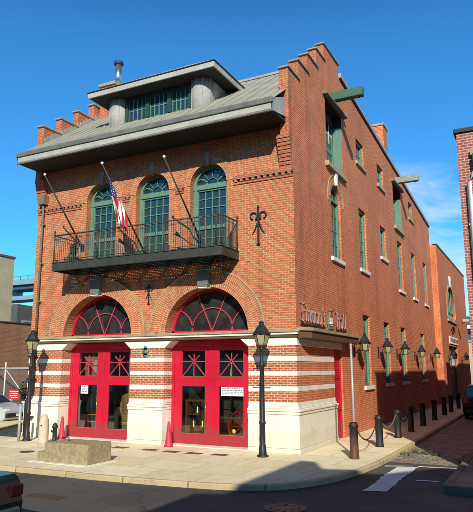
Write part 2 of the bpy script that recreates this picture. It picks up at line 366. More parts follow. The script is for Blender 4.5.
# wall faces with openings; wall lies in plane normal='y' (u = x) or 'x' (u = y); outward is -y or +x
def arch_z(o, u):
    if not o.get('rise'): return o['z1']
    c = (o['u0'] + o['u1']) / 2; h = (o['u1'] - o['u0']) / 2; t = max(0, 1 - ((u - c) / h) ** 2)
    return o['z1'] + o['rise'] * sqrt(t)
def wall(mb, normal, pos, u0, u1, z0, top, ops, zones=None):
    """top: list of (ua, ub, za, zb); zones: optional list of z break rows (unused)"""
    br = {u0, u1}
    for a, b, _, _ in top: br |= {a, b}
    for o in ops:
        br |= {o['u0'], o['u1']}
        if o.get('rise'):
            c = (o['u0'] + o['u1']) / 2; h = (o['u1'] - o['u0']) / 2
            for k in range(1, 28): br.add(c - h * cos(pi * k / 28))
    br = sorted(x for x in br if u0 - 1e-6 <= x <= u1 + 1e-6)
    def P(u, z, d=0): return (u, pos + d, z) if normal == 'y' else (pos - d, u, z)
    for a, b in zip(br, br[1:]):
        if b - a < 1e-5: continue
        m = (a + b) / 2
        t = next(((za + (zb - za) * (a - ta) / (tb - ta), za + (zb - za) * (b - ta) / (tb - ta)) for ta, tb, za, zb in top if ta - 1e-6 <= m <= tb + 1e-6))
        lo = (z0, z0)
        for o in sorted([o for o in ops if o['u0'] < m < o['u1']], key=lambda o: o['z0']):
            mb.face([P(a, lo[0]), P(b, lo[1]), P(b, o['z0']), P(a, o['z0'])]) if o['z0'] > lo[0] + 1e-5 else None
            lo = (arch_z(o, a), arch_z(o, b))
            mb.face([P(a, lo[0]), P(b, lo[1]), P(b, lo[1], o['d']), P(a, lo[0], o['d'])])
            if o['z0'] > z0 + .01: mb.face([P(a, o['z0']), P(b, o['z0']), P(b, o['z0'], o['d']), P(a, o['z0'], o['d'])])
        mb.face([P(a, lo[0]), P(b, lo[1]), P(b, t[1]), P(a, t[0])])
    for o in ops:
        for u in (o['u0'], o['u1']):
            mb.face([P(u, o['z0']), P(u, o['z1']), P(u, o['z1'], o['d']), P(u, o['z0'], o['d'])])
    mb.keep = True
    bmesh.ops.remove_doubles(mb.bm, verts=mb.bm.verts, dist=1e-4)
    # orient: faces on the wall plane outward
    bmesh.ops.recalc_face_normals(mb.bm, faces=mb.bm.faces)
    mb.bm.normal_update()
    fs = [f for f in mb.bm.faces if abs(f.normal.y if normal == 'y' else f.normal.x) > .9]
    w = sum((f.normal.y if normal == 'y' else -f.normal.x) * f.calc_area() for f in fs)
    if w > 0: bmesh.ops.reverse_faces(mb.bm, faces=mb.bm.faces)
    return mb
def ring(mb, normal, pos, cu, cz, r0, r1, d, a0=0, a1=pi, n=40, ry=1.0, rb=0):
    """raised arch ring with polar UVs, proud of the wall by d"""
    def P(r, a, k):
        u, z = cu + r * cos(a), cz + r * sin(a) * ry
        return (u, pos - k, z) if normal == 'y' else (pos + k, u, z)
    rm = (r0 + r1) / 2
    for i in range(n):
        a, b = a0 + (a1 - a0) * i / n, a0 + (a1 - a0) * (i + 1) / n
        ua, ub = a * rm, b * rm
        mb.face([P(r0, a, d), P(r1, a, d), P(r1, b, d), P(r0, b, d)], [(ua, r0 - rb), (ua, r1 - rb), (ub, r1 - rb), (ub, r0 - rb)])
        mb.face([P(r1, a, d), P(r1, a, 0), P(r1, b, 0), P(r1, b, d)], [(ua, r1), (ua, r1 + .02), (ub, r1 + .02), (ub, r1)])
        mb.face([P(r0, a, 0), P(r0, a, d), P(r0, b, d), P(r0, b, 0)], [(ua, r0), (ua, r0 + .02), (ub, r0 + .02), (ub, r0)])
    return mb
def arcbar(mb, normal, pos, cu, cz, r, w, d, a0, a1, n=20, clip=None):
    pts = [(cu + r * cos(a0 + (a1 - a0) * i / n), cz + r * sin(a0 + (a1 - a0) * i / n)) for i in range(n + 1)]
    for p, q in zip(pts, pts[1:]):
        if clip and not (clip(*p) and clip(*q)): continue
        A = (p[0], pos, p[1]) if normal == 'y' else (pos, p[0], p[1]); B = (q[0], pos, q[1]) if normal == 'y' else (pos, q[0], q[1])
        mb.bar(A, B, w, d, normal)
    return mb
def halfdisc(mb, normal, pos, u0, u1, z0, z1, rise, n=28):
    c = (u0 + u1) / 2; h = (u1 - u0) / 2
    pts = [(u0, z0), (u1, z0)] + [(c + h * cos(pi * i / n), z1 + rise * sin(pi * i / n)) for i in range(n + 1)]
    if abs(z1 - z0) < 1e-6: pts = pts[2:]
    mb.face([(u, pos, z) if normal == 'y' else (pos, u, z) for u, z in pts]); return mb

# ------------------------------------------------------------------ camera, sun, world
CAM = (6.66905, -17.27097, 2.5)
yaw, pit, roll = radians(26.85), radians(10.83), radians(-0.11)
fw = (-sin(yaw) * cos(pit), cos(yaw) * cos(pit), sin(pit)); r_ = (cos(yaw), sin(yaw), 0)
u_ = (r_[1] * fw[2] - r_[2] * fw[1], r_[2] * fw[0] - r_[0] * fw[2], r_[0] * fw[1] - r_[1] * fw[0])
cr, sr = cos(roll), sin(roll)
r2 = [a * cr + b * sr for a, b in zip(r_, u_)]; u2 = [-a * sr + b * cr for a, b in zip(r_, u_)]
from mathutils import Matrix
cam = bpy.data.cameras.new('camera'); co = bpy.data.objects.new('camera', cam); COL.objects.link(co)
co.matrix_world = Matrix(((r2[0], u2[0], -fw[0], CAM[0]), (r2[1], u2[1], -fw[1], CAM[1]), (r2[2], u2[2], -fw[2], CAM[2]), (0, 0, 0, 1)))
cam.sensor_fit = 'VERTICAL'; cam.sensor_height = 24; cam.lens = 24 * 591.6 / 512; cam.clip_end = 3000; cam.clip_start = .1
scene.camera = co

SD = (-.48, 1.0, -.62)
el = math.atan2(.62, hypot(.48, 1)); az = math.atan2(.48, -1.0)     # direction towards the sun
sun = bpy.data.lights.new('sun', 'SUN'); sun.energy = 5.0; sun.angle = radians(.5); sun.color = (1, .94, .80)
so = bpy.data.objects.new('sun', sun); COL.objects.link(so)
from mathutils import Vector
so.rotation_euler = Vector(SD).to_track_quat('-Z', 'Y').to_euler(); so.location = (20, -40, 40)
w = bpy.data.worlds.new('World'); scene.world = w; w.use_nodes = True
nt = w.node_tree; bg = nt.nodes['Background']
sky = nt.nodes.new('ShaderNodeTexSky'); sky.sky_type = 'NISHITA'; sky.sun_disc = False
sky.sun_elevation = el; sky.sun_rotation = math.atan2(.48, -1.0); sky.air_density = 1.0; sky.dust_density = .25; sky.ozone_density = 2.5
hs = nt.nodes.new('ShaderNodeHueSaturation'); hs.inputs['Saturation'].default_value = 1.0; L(nt, mixc(nt, 1.0, sky.outputs[0], (.40, 1.32, 1.92), 'MULTIPLY'), hs.inputs['Color'])
tc = nt.nodes.new('ShaderNodeTexCoord')
mp = nt.nodes.new('ShaderNodeMapping'); mp.inputs['Scale'].default_value = (1.6, 1.6, 6.5); L(nt, tc.outputs['Generated'], mp.inputs['Vector'])
cn = N(nt, 'ShaderNodeTexNoise', Scale=1.7, Detail=7.0, Roughness=.6, Distortion=.5); L(nt, mp.outputs[0], cn.inputs['Vector'])
cm = ramp(nt, cn.outputs['Fac'], [(.40, 0), (.60, 1)])
sx = nt.nodes.new('ShaderNodeSeparateXYZ'); L(nt, tc.outputs['Generated'], sx.inputs[0])
band = ramp(nt, sx.outputs[2], [(.10, .9), (.27, .75), (.36, 0)])
mul = N(nt, 'ShaderNodeMath', operation='MULTIPLY'); L(nt, cm, mul.inputs[0]); L(nt, band, mul.inputs[1])
sidef = N(nt, 'ShaderNodeMapRange'); L(nt, sx.outputs[0], sidef.inputs['Value']); sidef.inputs['From Min'].default_value = -.34; sidef.inputs['From Max'].default_value = -.2
mul2 = N(nt, 'ShaderNodeMath', operation='MULTIPLY'); L(nt, mul.outputs[0], mul2.inputs[0]); L(nt, sidef.outputs[0], mul2.inputs[1])
cl = mixc(nt, mul2.outputs[0], hs.outputs['Color'], (8.6, 9.3, 9.8))
zen = ramp(nt, sx.outputs[2], [(.50, 1.0), (.85, .30)])
L(nt, mixc(nt, 1.0, cl, zen, 'MULTIPLY'), bg.inputs['Color']); bg.inputs['Strength'].default_value = .1
scene.view_settings.view_transform = 'Standard'; scene.view_settings.look = 'None'; scene.view_settings.exposure = 0

# ------------------------------------------------------------------ ground
RZ = -.12
g = MB('asphalt'); g.face([(-900, -900, RZ), (900, -900, RZ), (900, 900, RZ), (-900, 900, RZ)])
tag(g.build('road'), kind='structure')
def arc(cx, cy, r, a0, a1, n=10): return [(cx + r * cos(radians(a0 + (a1 - a0) * i / n)), cy + r * sin(radians(a0 + (a1 - a0) * i / n))) for i in range(n + 1)]
def smooth_line(P, it=2):
    for _ in range(it):
        Q = [P[0]]
        for a, b in zip(P, P[1:]): Q += [(a[0] * .75 + b[0] * .25, a[1] * .75 + b[1] * .25), (a[0] * .25 + b[0] * .75, a[1] * .25 + b[1] * .75)]
        P = Q + [P[-1]]
    return P
KL = smooth_line([(-60, -5.5), (-4, -5.5), (-1.6, -5.36), (.2, -5.16), (1.05, -4.85), (1.65, -4.2), (2.12, -3.2), (2.40, -1.7), (2.56, .2), (2.56, 6), (2.56, 60)])
def offset_line(P, d):
    out = []
    for k, p in enumerate(P):
        a, b = P[max(0, k - 1)], P[min(len(P) - 1, k + 1)]; l = hypot(b[0] - a[0], b[1] - a[1]); out.append((p[0] - (b[1] - a[1]) / l * d, p[1] + (b[0] - a[0]) / l * d))
    return out
walk = MB('sidewalk')
walk.prism(offset_line(KL, .16) + [(-.3, 60), (-.3, .3), (-11.15, .3), (-11.15, -.4), (-60, -.4)], 'z', RZ - .1, 0)
tag(walk.build('sidewalk', bevel=.01), kind='structure')
kb = MB('kerb')
kb.prism(KL + offset_line(KL, .157)[::-1], 'z', RZ - .1, .004)
tag(kb.build('kerb', bevel=.02), kind='structure')
# right-hand corner pavement
w2 = MB('pave_shade'); w2.prism([(4.72, -3.2), (60, -3.2), (60, -.5), (5.0, -.5), (5.0, 70), (4.72, 70)], 'z', RZ - .1, .04)
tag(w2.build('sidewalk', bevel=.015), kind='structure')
k2 = MB('pave_shade'); k2.prism([(4.55, -3.37), (60, -3.37), (60, -3.203), (4.717, -3.203), (4.717, 70), (4.55, 70)], 'z', RZ - .1, .05)
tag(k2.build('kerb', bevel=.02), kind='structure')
al = MB('setts'); al.face([(2.56, .45, RZ + .006), (4.55, .5, RZ + .006), (4.55, 70, RZ + .006), (2.56, 70, RZ + .006)])
tag(al.build('alley'), kind='structure')
lot = MB('yellow'); lot.prism([(-14.0, .35), (-13.86, .35), (-16.9, 6.8), (-17.05, 6.8)], 'z', RZ - .05, -.01)
tag(lot.build('yellow_kerb', bevel=.01), kind='structure')
wl = MB('sidewalk'); wl.prism([(-14.06, .35), (-17.06, 6.8), (-22, 6.8), (-22, .35)], 'z', RZ - .05, -.02)
tag(wl.build('pavement'), kind='structure')
# painted crosswalk band
def ragged(poly, z, step=.07, j=.03):
    out = []
    for a, b in zip(poly, poly[1:] + poly[:1]):
        n = max(1, int(hypot(b[0] - a[0], b[1] - a[1]) / step))
        for k in range(n): t = k / n; out.append((a[0] + (b[0] - a[0]) * t + random.uniform(-j, j), a[1] + (b[1] - a[1]) * t + random.uniform(-j, j), z))
    return out
cw = MB('worn'); z = RZ + .010
cw.face(ragged([(2.95, -.20), (3.45, .02), (3.48, -1.0), (3.42, -1.9), (3.46, -2.9), (3.44, -3.75), (2.98, -3.87), (2.98, -2.8), (2.92, -1.9), (2.95, -1.0)], z, .07, .025))
cw.face(ragged([(2.62, -.25), (2.9, -.12), (3.5, .06), (4.5, .18), (4.5, .05), (3.5, -.08), (2.9, -.28), (2.62, -.40)], z, .08, .015))
cw.face(ragged([(3.80, -2.05), (4.3, -1.98), (4.3, -2.10), (3.80, -2.17)], z, .08, .015))
tag(cw.build('crosswalk'), kind='structure')

# ------------------------------------------------------------------ THE FIRE HALL
W, ED = 11.15, 27.9
H_ = thing('fire_hall', 'old red brick firehouse with twin red double doors, striped piers and stepped gables', 'building')
CA, CB, AR, SPR = -7.88, -3.25, 1.6, 3.71
WX = (-7.87, -5.52, -3.17); WH = .73; WS = 8.88
ops = [dict(u0=c - AR, u1=c + AR, z0=-.02, z1=SPR, rise=1.52, d=.6) for c in (CA, CB)]
ops += [dict(u0=c - WH, u1=c + WH, z0=6.36, z1=WS, rise=WH, d=.42) for c in WX]
fwall = MB('brick_front'); wall(fwall, 'y', 0, -W, 0, SPR - .1, [(-W, 0, 10.6, 10.6)], [dict(o, z0=max(o['z0'], SPR - .1)) for o in ops])
front = fwall.build('front_wall', H_)
PX = [(-W, CA - AR), (CA + AR, CB - AR), (CB + AR, 0)]
for i, (a, b) in enumerate(PX):
    x1 = b - .004 if i < 2 else b - .01
    pw = MB('brick_low'); pw.box(a if i else a + .003, x1, .002, .6, 0, SPR - .1); pw.build('pier_brick', H_)
# side wall
YS = [-.28, .70, 1.70, 2.70, 3.64]; ZS = [12.37, 13.09, 13.83, 14.57, 15.27]
topS = [(0, YS[1], ZS[0], ZS[0])] + [(YS[i], YS[i + 1] if i < 4 else 5.6, ZS[i], ZS[i]) for i in range(1, 5)] + [(5.6, ED, 14.80, 13.0)]
so_ = []
def SO(u0, u1, z0, z1, rise=0, d=.2): o = dict(u0=u0, u1=u1, z0=z0, z1=z1, rise=rise, d=d); so_.append(o); return o
LOFT = [SO(3.62, 5.78, 10.32, 13.0, 0, .55), SO(15.62, 17.72, 10.4, 12.95, 0, .5)]
ATT = [SO(7.98, 9.28, 11.74, 12.88), SO(11.95, 13.25, 11.8, 12.93), SO(20.1, 21.35, 11.9, 13.0)]
ARW = SO(3.95, 5.2, 6.66, 9.0, .62, .2)
TALL = [SO(7.98, 9.18, 6.82, 9.58), SO(11.97, 13.2, 8.02, 9.65), SO(16.0, 17.3, 6.82, 9.65), SO(20.15, 21.4, 6.82, 9.68), SO(24.3, 25.6, 6.82, 9.72)]
LOW = [SO(7.92, 9.1, 1.78, 4.8), SO(11.78, 13.0, 1.82, 4.75), SO(15.75, 17.05, 1.82, 4.73), SO(21.8, 23.1, 1.82, 4.7)]
SDOOR = SO(3.72, 4.72, 0, 3.18, 0, .35)
sw = MB('brick_side'); wall(sw, 'x', 0, 0, ED, 0, topS, so_)
sidew = sw.build('side_wall', H_)
# back and west walls (closed shell)
bw = MB('brick_par'); bw.face([(-W, ED, 0), (0, ED, 0), (0, ED, 13.0), (-W, ED, 13.0)]); bw.face([(-W, 0, 0), (-W, ED, 0), (-W, ED, 13.0), (-W, 5.6, 14.8), (-W, 0, 10.6)])
bw.build('rear_wall', H_)
# stepped parapets with stone caps, on both side walls
for X0, X1, side in ((-.31, -.004, 'r'), (-W + .004, -W + .31, 'l')):
    pp = MB('brick_par')
    poly = [(YS[0], 10.05), (YS[0], ZS[0])]
    for i in range(1, 5): poly += [(YS[i], ZS[i - 1]), (YS[i], ZS[i])]
    poly += [(5.6, ZS[4]), (5.6, 14.2), (3.5, 13.85), (.1, 11.2), (.0, 10.05)]
    pp.prism(poly, 'x', X0, X1 if side == 'l' else -.004)
    # face of overhanging end, flush with the side wall
    if side == 'r': pp.face([(.0, YS[0], 10.05), (.0, .0, 10.05), (.0, .0, ZS[0]), (.0, YS[0], ZS[0])]); pp.face([(-.004, YS[0], 10.05), (0, YS[0], 10.05), (0, YS[0], ZS[0]), (-.004, YS[0], ZS[0])])
    par = pp.build('stepped_parapet', H_)
    ends = [.80, 1.82, 2.88, 3.80, 5.66]
    for i in range(5):
        c = MB('cap'); c.box(X0 - .05, X1 + .06, YS[i] - .07, ends[i], ZS[i], ZS[i] + .06); c.build('cap_stone', par, bevel=.012)
    # corbelled courses carrying the overhanging end
    cb = MB('brick_red'); k = 9
    for i in range(k):
        z0 = 8.95 + i * (10.05 - 8.95) / k; z1 = 8.95 + (i + 1) * (10.05 - 8.95) / k - (.004 if i < k - 1 else 0)
        cb.box(X0 - (.14 if side == 'r' else .0), X1 + (.0 if side == 'r' else .14), YS[0] * (i + 1) / k - .004, .0, z0, z1)
    cb.build('corbel', H_)
# coping along the long side wall
cp = MB('galv'); cp.prism([(5.66, 14.75), (ED + .05, 12.95), (ED + .05, 13.15), (5.66, 14.95)], 'x', -.36, .10); cp.mat('iron'); cp.prism([(5.66, 14.70), (ED, 12.90), (ED, 12.947), (5.66, 14.747)], 'x', -.2, .05)
cp.build('coping', H_)
# roof
SL = .72; RY = 3.8; EZ = 10.80; EY = -1.4
rf = MB('lead'); zr = EZ + SL * (RY - EY)
rf.faces_shared([(-W + .3, EY, EZ), (-.3, EY, EZ), (-.3, RY, zr), (-W + .3, RY, zr)], [(0, 1, 2, 3)])
rf.faces_shared([(-W + .3, RY, zr), (-.3, RY, zr), (-.3, ED, 12.7), (-W + .3, ED, 12.7)], [(0, 1, 2, 3)])
for xa, xb in ((-W + .02, -W + .3), (-.3, -.07)): rf.faces_shared([(xa, EY, EZ), (xb, EY, EZ), (xb, YS[0] + .02, EZ + SL * (YS[0] + .02 - EY)), (xa, YS[0] + .02, EZ + SL * (YS[0] + .02 - EY))], [(0, 1, 2, 3)])
k = 22
for i in range(k + 1):
    x = -W + .36 + (W - .72) * i / k
    rf.prism([(EY + .12, EZ + SL * .12), (RY, zr), (RY, zr + .035), (EY + .12, EZ + SL * .12 + .035)], 'x', x - .015, x + .015)
rf.box(-W + .31, -.31, RY - .1, RY + .1, zr - .02, zr + .07)
roof = rf.build('roof', H_)
fl = MB('galv')
for i in range(22):
    y = -.25 + i * .19; zz = EZ + SL * (y - EY); fl.box(-W + .312, -W + .335, y, y + .17, zz + .0, zz + .28)
fl.build('step_flashing', roof)
# eave
ev = MB('fascia'); XL, XR = -W + .12, -.09
ev.box(XL, XR, EY, EY + .05, 10.40, 10.68)
ev.mat('gutter'); ev.prism([(EY - .05, 10.68), (EY + .02, 10.68), (EY + .02, 10.84), (EY - .09, 10.84), (EY - .09, 10.81)], 'x', XL - .02, XR + .02)
ev.box(XL, XR, EY - .02, EY, 10.40, 10.47)
eave = ev.build('eave_fascia', H_, bevel=.006)
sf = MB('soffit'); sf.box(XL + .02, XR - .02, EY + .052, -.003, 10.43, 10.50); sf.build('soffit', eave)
for x0, x1 in ((XL, XL + .04), (XR - .04, XR)):
    er = MB('fascia'); er.prism([(EY, 10.41), (-.29, 10.62), (-.29, 11.30), (EY + .5, 11.05), (EY, 10.84)], 'x', x0, x1); er.build('eave_return', eave)
# dormer
DX0, DX1, DZ = -7.88, -3.25, 13.0
dorm = None
for x, s_ in ((DX0 + .42, 1), (DX1 - .42, -1)):
    m = MB('colmetal'); m.lathe([(.42, 11.4), (.42, DZ)], x, .42, 28)
    for a in (-130, -95, -60, -20): m.box(x + .425 * cos(radians(a)) - .012, x + .425 * cos(radians(a)) + .012, .42 + .425 * sin(radians(a)) - .012, .42 + .425 * sin(radians(a)) + .012, 11.5, DZ)
    if dorm is None:
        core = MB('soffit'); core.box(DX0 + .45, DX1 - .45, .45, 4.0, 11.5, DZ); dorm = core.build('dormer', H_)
    m.build('corner_column', dorm)
    xs = DX0 + .02 if s_ == 1 else DX1 - .02
    m = MB('colmetal'); m.box(min(xs, xs + .05 * s_), max(xs, xs + .05 * s_), .42, 4.0, 11.5, DZ); m.build('cheek', dorm)
dr = MB('lead'); ex0, ex1, ey = -8.40, -2.70, -.47; ft = 13.22; ax = (ex0 + ex1) / 2
yb = 4.3
ap_ = [(ex0, ey, ft), (ex1, ey, ft), (ex1, yb, ft), (ex0, yb, ft), (ax, 2.35, 15.05), (ax, yb, 15.05)]
dr.faces_shared(ap_, [(0, 1, 4), (1, 2, 5, 4), (3, 0, 4, 5), (2, 3, 5)])
for i in range(1, 12):
    x = ex0 + (ex1 - ex0) * i / 12; d = 1 - abs(x - ax) / ((ex1 - ex0) / 2)
    t = d; dr.tube([(x, ey + .02, ft + .02), (x, ey + (2.35 - ey) * t, ft + (15.05 - ft) * t + .02)], .022, 5)
droof = dr.build('dormer_roof', dorm)
de = MB('fascia')
de.box(ex0, ex1, ey, ey + .05, 13.0, 13.2); de.box(ex0, ex0 + .05, ey + .052, 2.2, 13.0, 13.2); de.box(ex1 - .05, ex1, ey + .052, 2.0, 13.0, 13.2)
de.mat('iron'); de.box(ex0 - .03, ex1 + .03, ey - .03, ey + .08, 13.203, 13.235); de.box(ex1 - .06, ex1 + .035, ey + .083, 2.0, 13.203, 13.235)
de.mat('soffit'); de.box(ex0 + .053, ex1 - .053, ey + .053, 2.0, 13.02, 13.08)
de.build('dormer_eave', dorm)
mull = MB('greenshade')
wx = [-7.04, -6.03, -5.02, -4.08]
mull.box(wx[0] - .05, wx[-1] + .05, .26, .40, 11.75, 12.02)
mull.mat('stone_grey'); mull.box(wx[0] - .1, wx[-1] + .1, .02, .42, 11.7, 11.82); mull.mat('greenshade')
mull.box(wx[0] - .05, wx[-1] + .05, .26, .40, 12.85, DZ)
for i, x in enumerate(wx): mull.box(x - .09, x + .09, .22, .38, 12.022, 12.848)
mull.build('window_frame', dorm)
for a, b in zip(wx, wx[1:]):
    wn = MB('glass_teal'); wn.box(a + .09, b - .09, .32, .34, 12.02, 12.85)
    wn.mat('green')
    for q in range(5): x = a + .09 + (b - a - .18) * q / 4; wn.box(x - .018, x + .018, .297, .321, 12.02, 12.85)
    wn.box(a + .09, b - .09, .299, .319, 12.42, 12.45)
    wn.build('dormer_window', dorm)
# chimneys
ch = MB('brick_par'); ch.box(-10.75, -9.95, 3.0, 4.0, 13.4, 15.55); ch.build('chimney', H_)
ch = MB('cap'); ch.box(-10.83, -9.87, 2.92, 4.08, 15.552, 15.70); c1 = ch.build('chimney_cap', H_, bevel=.01)
st = MB('steel'); st.lathe([(.15, 15.69), (.15, 16.75)], -10.1, 3.45, 18); st.mat('bluecap'); st.lathe([(.18, 16.76), (.24, 16.80), (.22, 16.92), (.02, 17.0)], -10.1, 3.45, 18); st.build('flue_pipe', H_)
ch = MB('brick_side'); ch.box(-.74, -.02, 14.0, 15.0, 13.3, 15.80); ch.build('chimney', H_)
ch = MB('cap'); ch.box(-.79, .03, 13.95, 15.05, 15.803, 15.92); ch.build('chimney_cap', H_)
vt = MB('greybeam'); vt.lathe([(.13, 13.9), (.13, 15.15), (.17, 15.17), (.17, 15.25), (.02, 15.3)], -.7, 9.4, 12); vt.build('vent_pipe', H_)

# cornice belt and stone bands
def wrapbox(mb, proud, z0, z1, x0, yend, dback=.3, pside=None):
    """L-shaped course round the right-hand corner"""
    ps = proud if pside is None else pside
    mb.prism([(x0, -proud), (ps, -proud), (ps, yend), (-.3, yend), (-.3, dback), (x0, dback)], 'z', z0, z1)
cn_ = MB('tanledge'); cn_.prism([(-W - .1, -.16), (.16, -.16), (.16, .0), (.001, .0), (.001, .5), (-W - .1, .5)], 'z', 3.62, SPR - .005)
cn_.mat('stone_white'); cn_.box(-W - .06, .10, -.12, .47, 3.55, 3.617)
cn_.mat('brown'); cn_.box(-W - .04, .06, -.08, .45, 3.47, 3.547)
cn_.build('belt_cornice', H_, bevel=.008)
ls = MB('tanledge'); ls.prism([(.16, -.16), (.46, .28), (.46, 5.72), (.002, 5.72), (.002, .003), (.163, .003)], 'z', 3.66, 3.76)
ls.mat('brown'); ls.prism([(.13, -.08), (.40, .30), (.40, 5.68), (.002, 5.68), (.002, .003), (.1, .003)], 'z', 3.44, 3.656)
ls.build('side_ledge', H_, bevel=.008)
bands = [(3.21, 3.45), (2.73, 2.89), (2.29, 2.43), (1.82, 1.97), (1.37, 1.49)]
for z0, z1 in bands[1:]:
    for i, (a, b) in enumerate(PX):
        m = MB('stone_white')
        if i < 2: m.box(a - (.012 if i == 0 else -.004), b - .002 if i else b - .002, -.012, .6, z0, z1)
        else: wrapbox(m, .012, z0, z1, a + .002, SDOOR['u0'] - .002, .6)
        m.build('stone_band', H_, bevel=.006)
for i, (a, b) in enumerate(PX):        # flared capitals
    m = MB('stone_white'); fl_ = .30
    l0, l1 = (a - .02, a - .02) if i == 0 else (a, a - fl_)
    r0, r1 = (.02, .02) if i == 2 else (b, b + fl_)
    m.prism([(l0, 3.21), (r0, 3.21), (r1, 3.467), (l1, 3.467)], 'y', -.02, .5)
    if i == 2: m.box(-.3, .02, .502, SDOOR['u1'] + .25, 3.21, 3.437)
    m.build('pier_capital', H_, bevel=.008)
    m = MB('stone_base')
    for z0, z1, p in ((0, .14, .10), (.143, 1.13, .07), (1.133, 1.22, .10), (1.223, 1.30, .13), (1.303, 1.367, .05)):
        if i < 2: m.box(a - (p if i == 0 else .0) + .001, b - .001, -p, .6, z0, z1)
        else: wrapbox(m, p, z0, z1, a + .001, SDOOR['u0'] - .003, .6)
    m.build('pier_base', H_, bevel=.015, seg=2)
# big arch rings
for c in (CA, CB):
    m = MB('brick_ring')
    for k in range(3): ring(m, 'y', 0, c, SPR, AR + .198 * k, AR + .198 * (k + 1) - .004, .015 + .022 * k, ry=.955, rb=AR + .198 * k, n=60)
    ao = m.build('arch_ring', H_)
    m = MB('stone_tan'); ring(m, 'y', 0, c, SPR, AR + .595, AR + .635, .085, ry=.955, n=60); m.build('hood_mould', ao)
    m = MB('stone_dark'); m.prism([(c - .19, SPR + 1.50), (c + .19, SPR + 1.50), (c + .28, SPR + 2.18), (c - .28, SPR + 2.18)], 'y', -.22, .03)
    m.mat('stone_white'); m.box(c - .185, c + .185, -.215, .05, SPR + 1.46, SPR + 1.497); m.build('keystone', ao, bevel=.012)
for c in WX:
    m = MB('brick_ring'); ring(m, 'y', 0, c, WS, WH, WH + .195, .02, n=30, rb=WH); ring(m, 'y', 0, c, WS, WH + .198, WH + .27, .035, n=30, rb=WH + .198); m.build('window_arch', H_)
    m = MB('stone_grey'); m.prism([(c - .06, WS + WH - .03), (c + .06, WS + WH - .03), (c + .09, WS + WH + .42), (c - .09, WS + WH + .42)], 'y', -.06, .02); m.build('window_keystone', H_)
for a, b in ((-W, WX[0] - 1.0), (WX[0] + 1.0, WX[1] - 1.0), (WX[1] + 1.0, WX[2] - 1.0), (WX[2] + 1.0, 0)):
    dn = MB('brick_red')
    dn.box(a, b, -.035, .01, 8.66, 8.735); dn.box(a, b, -.075, .01, 8.835, 8.90); dn.box(a, b, -.05, .01, 8.903, 8.975)
    n = max(2, int((b - a) / .2))
    for i in range(n): x = a + (b - a) * (i + .5) / n; dn.box(x - .052, x + .052, -.066, .01, 8.738, 8.832)
    dn.mat('soffit'); dn.box(a, b, -.006, .0, 8.737, 8.834)  # dark strip behind the dentils, shade of the gaps put in as colour
    dn.build('dentil_course', H_)

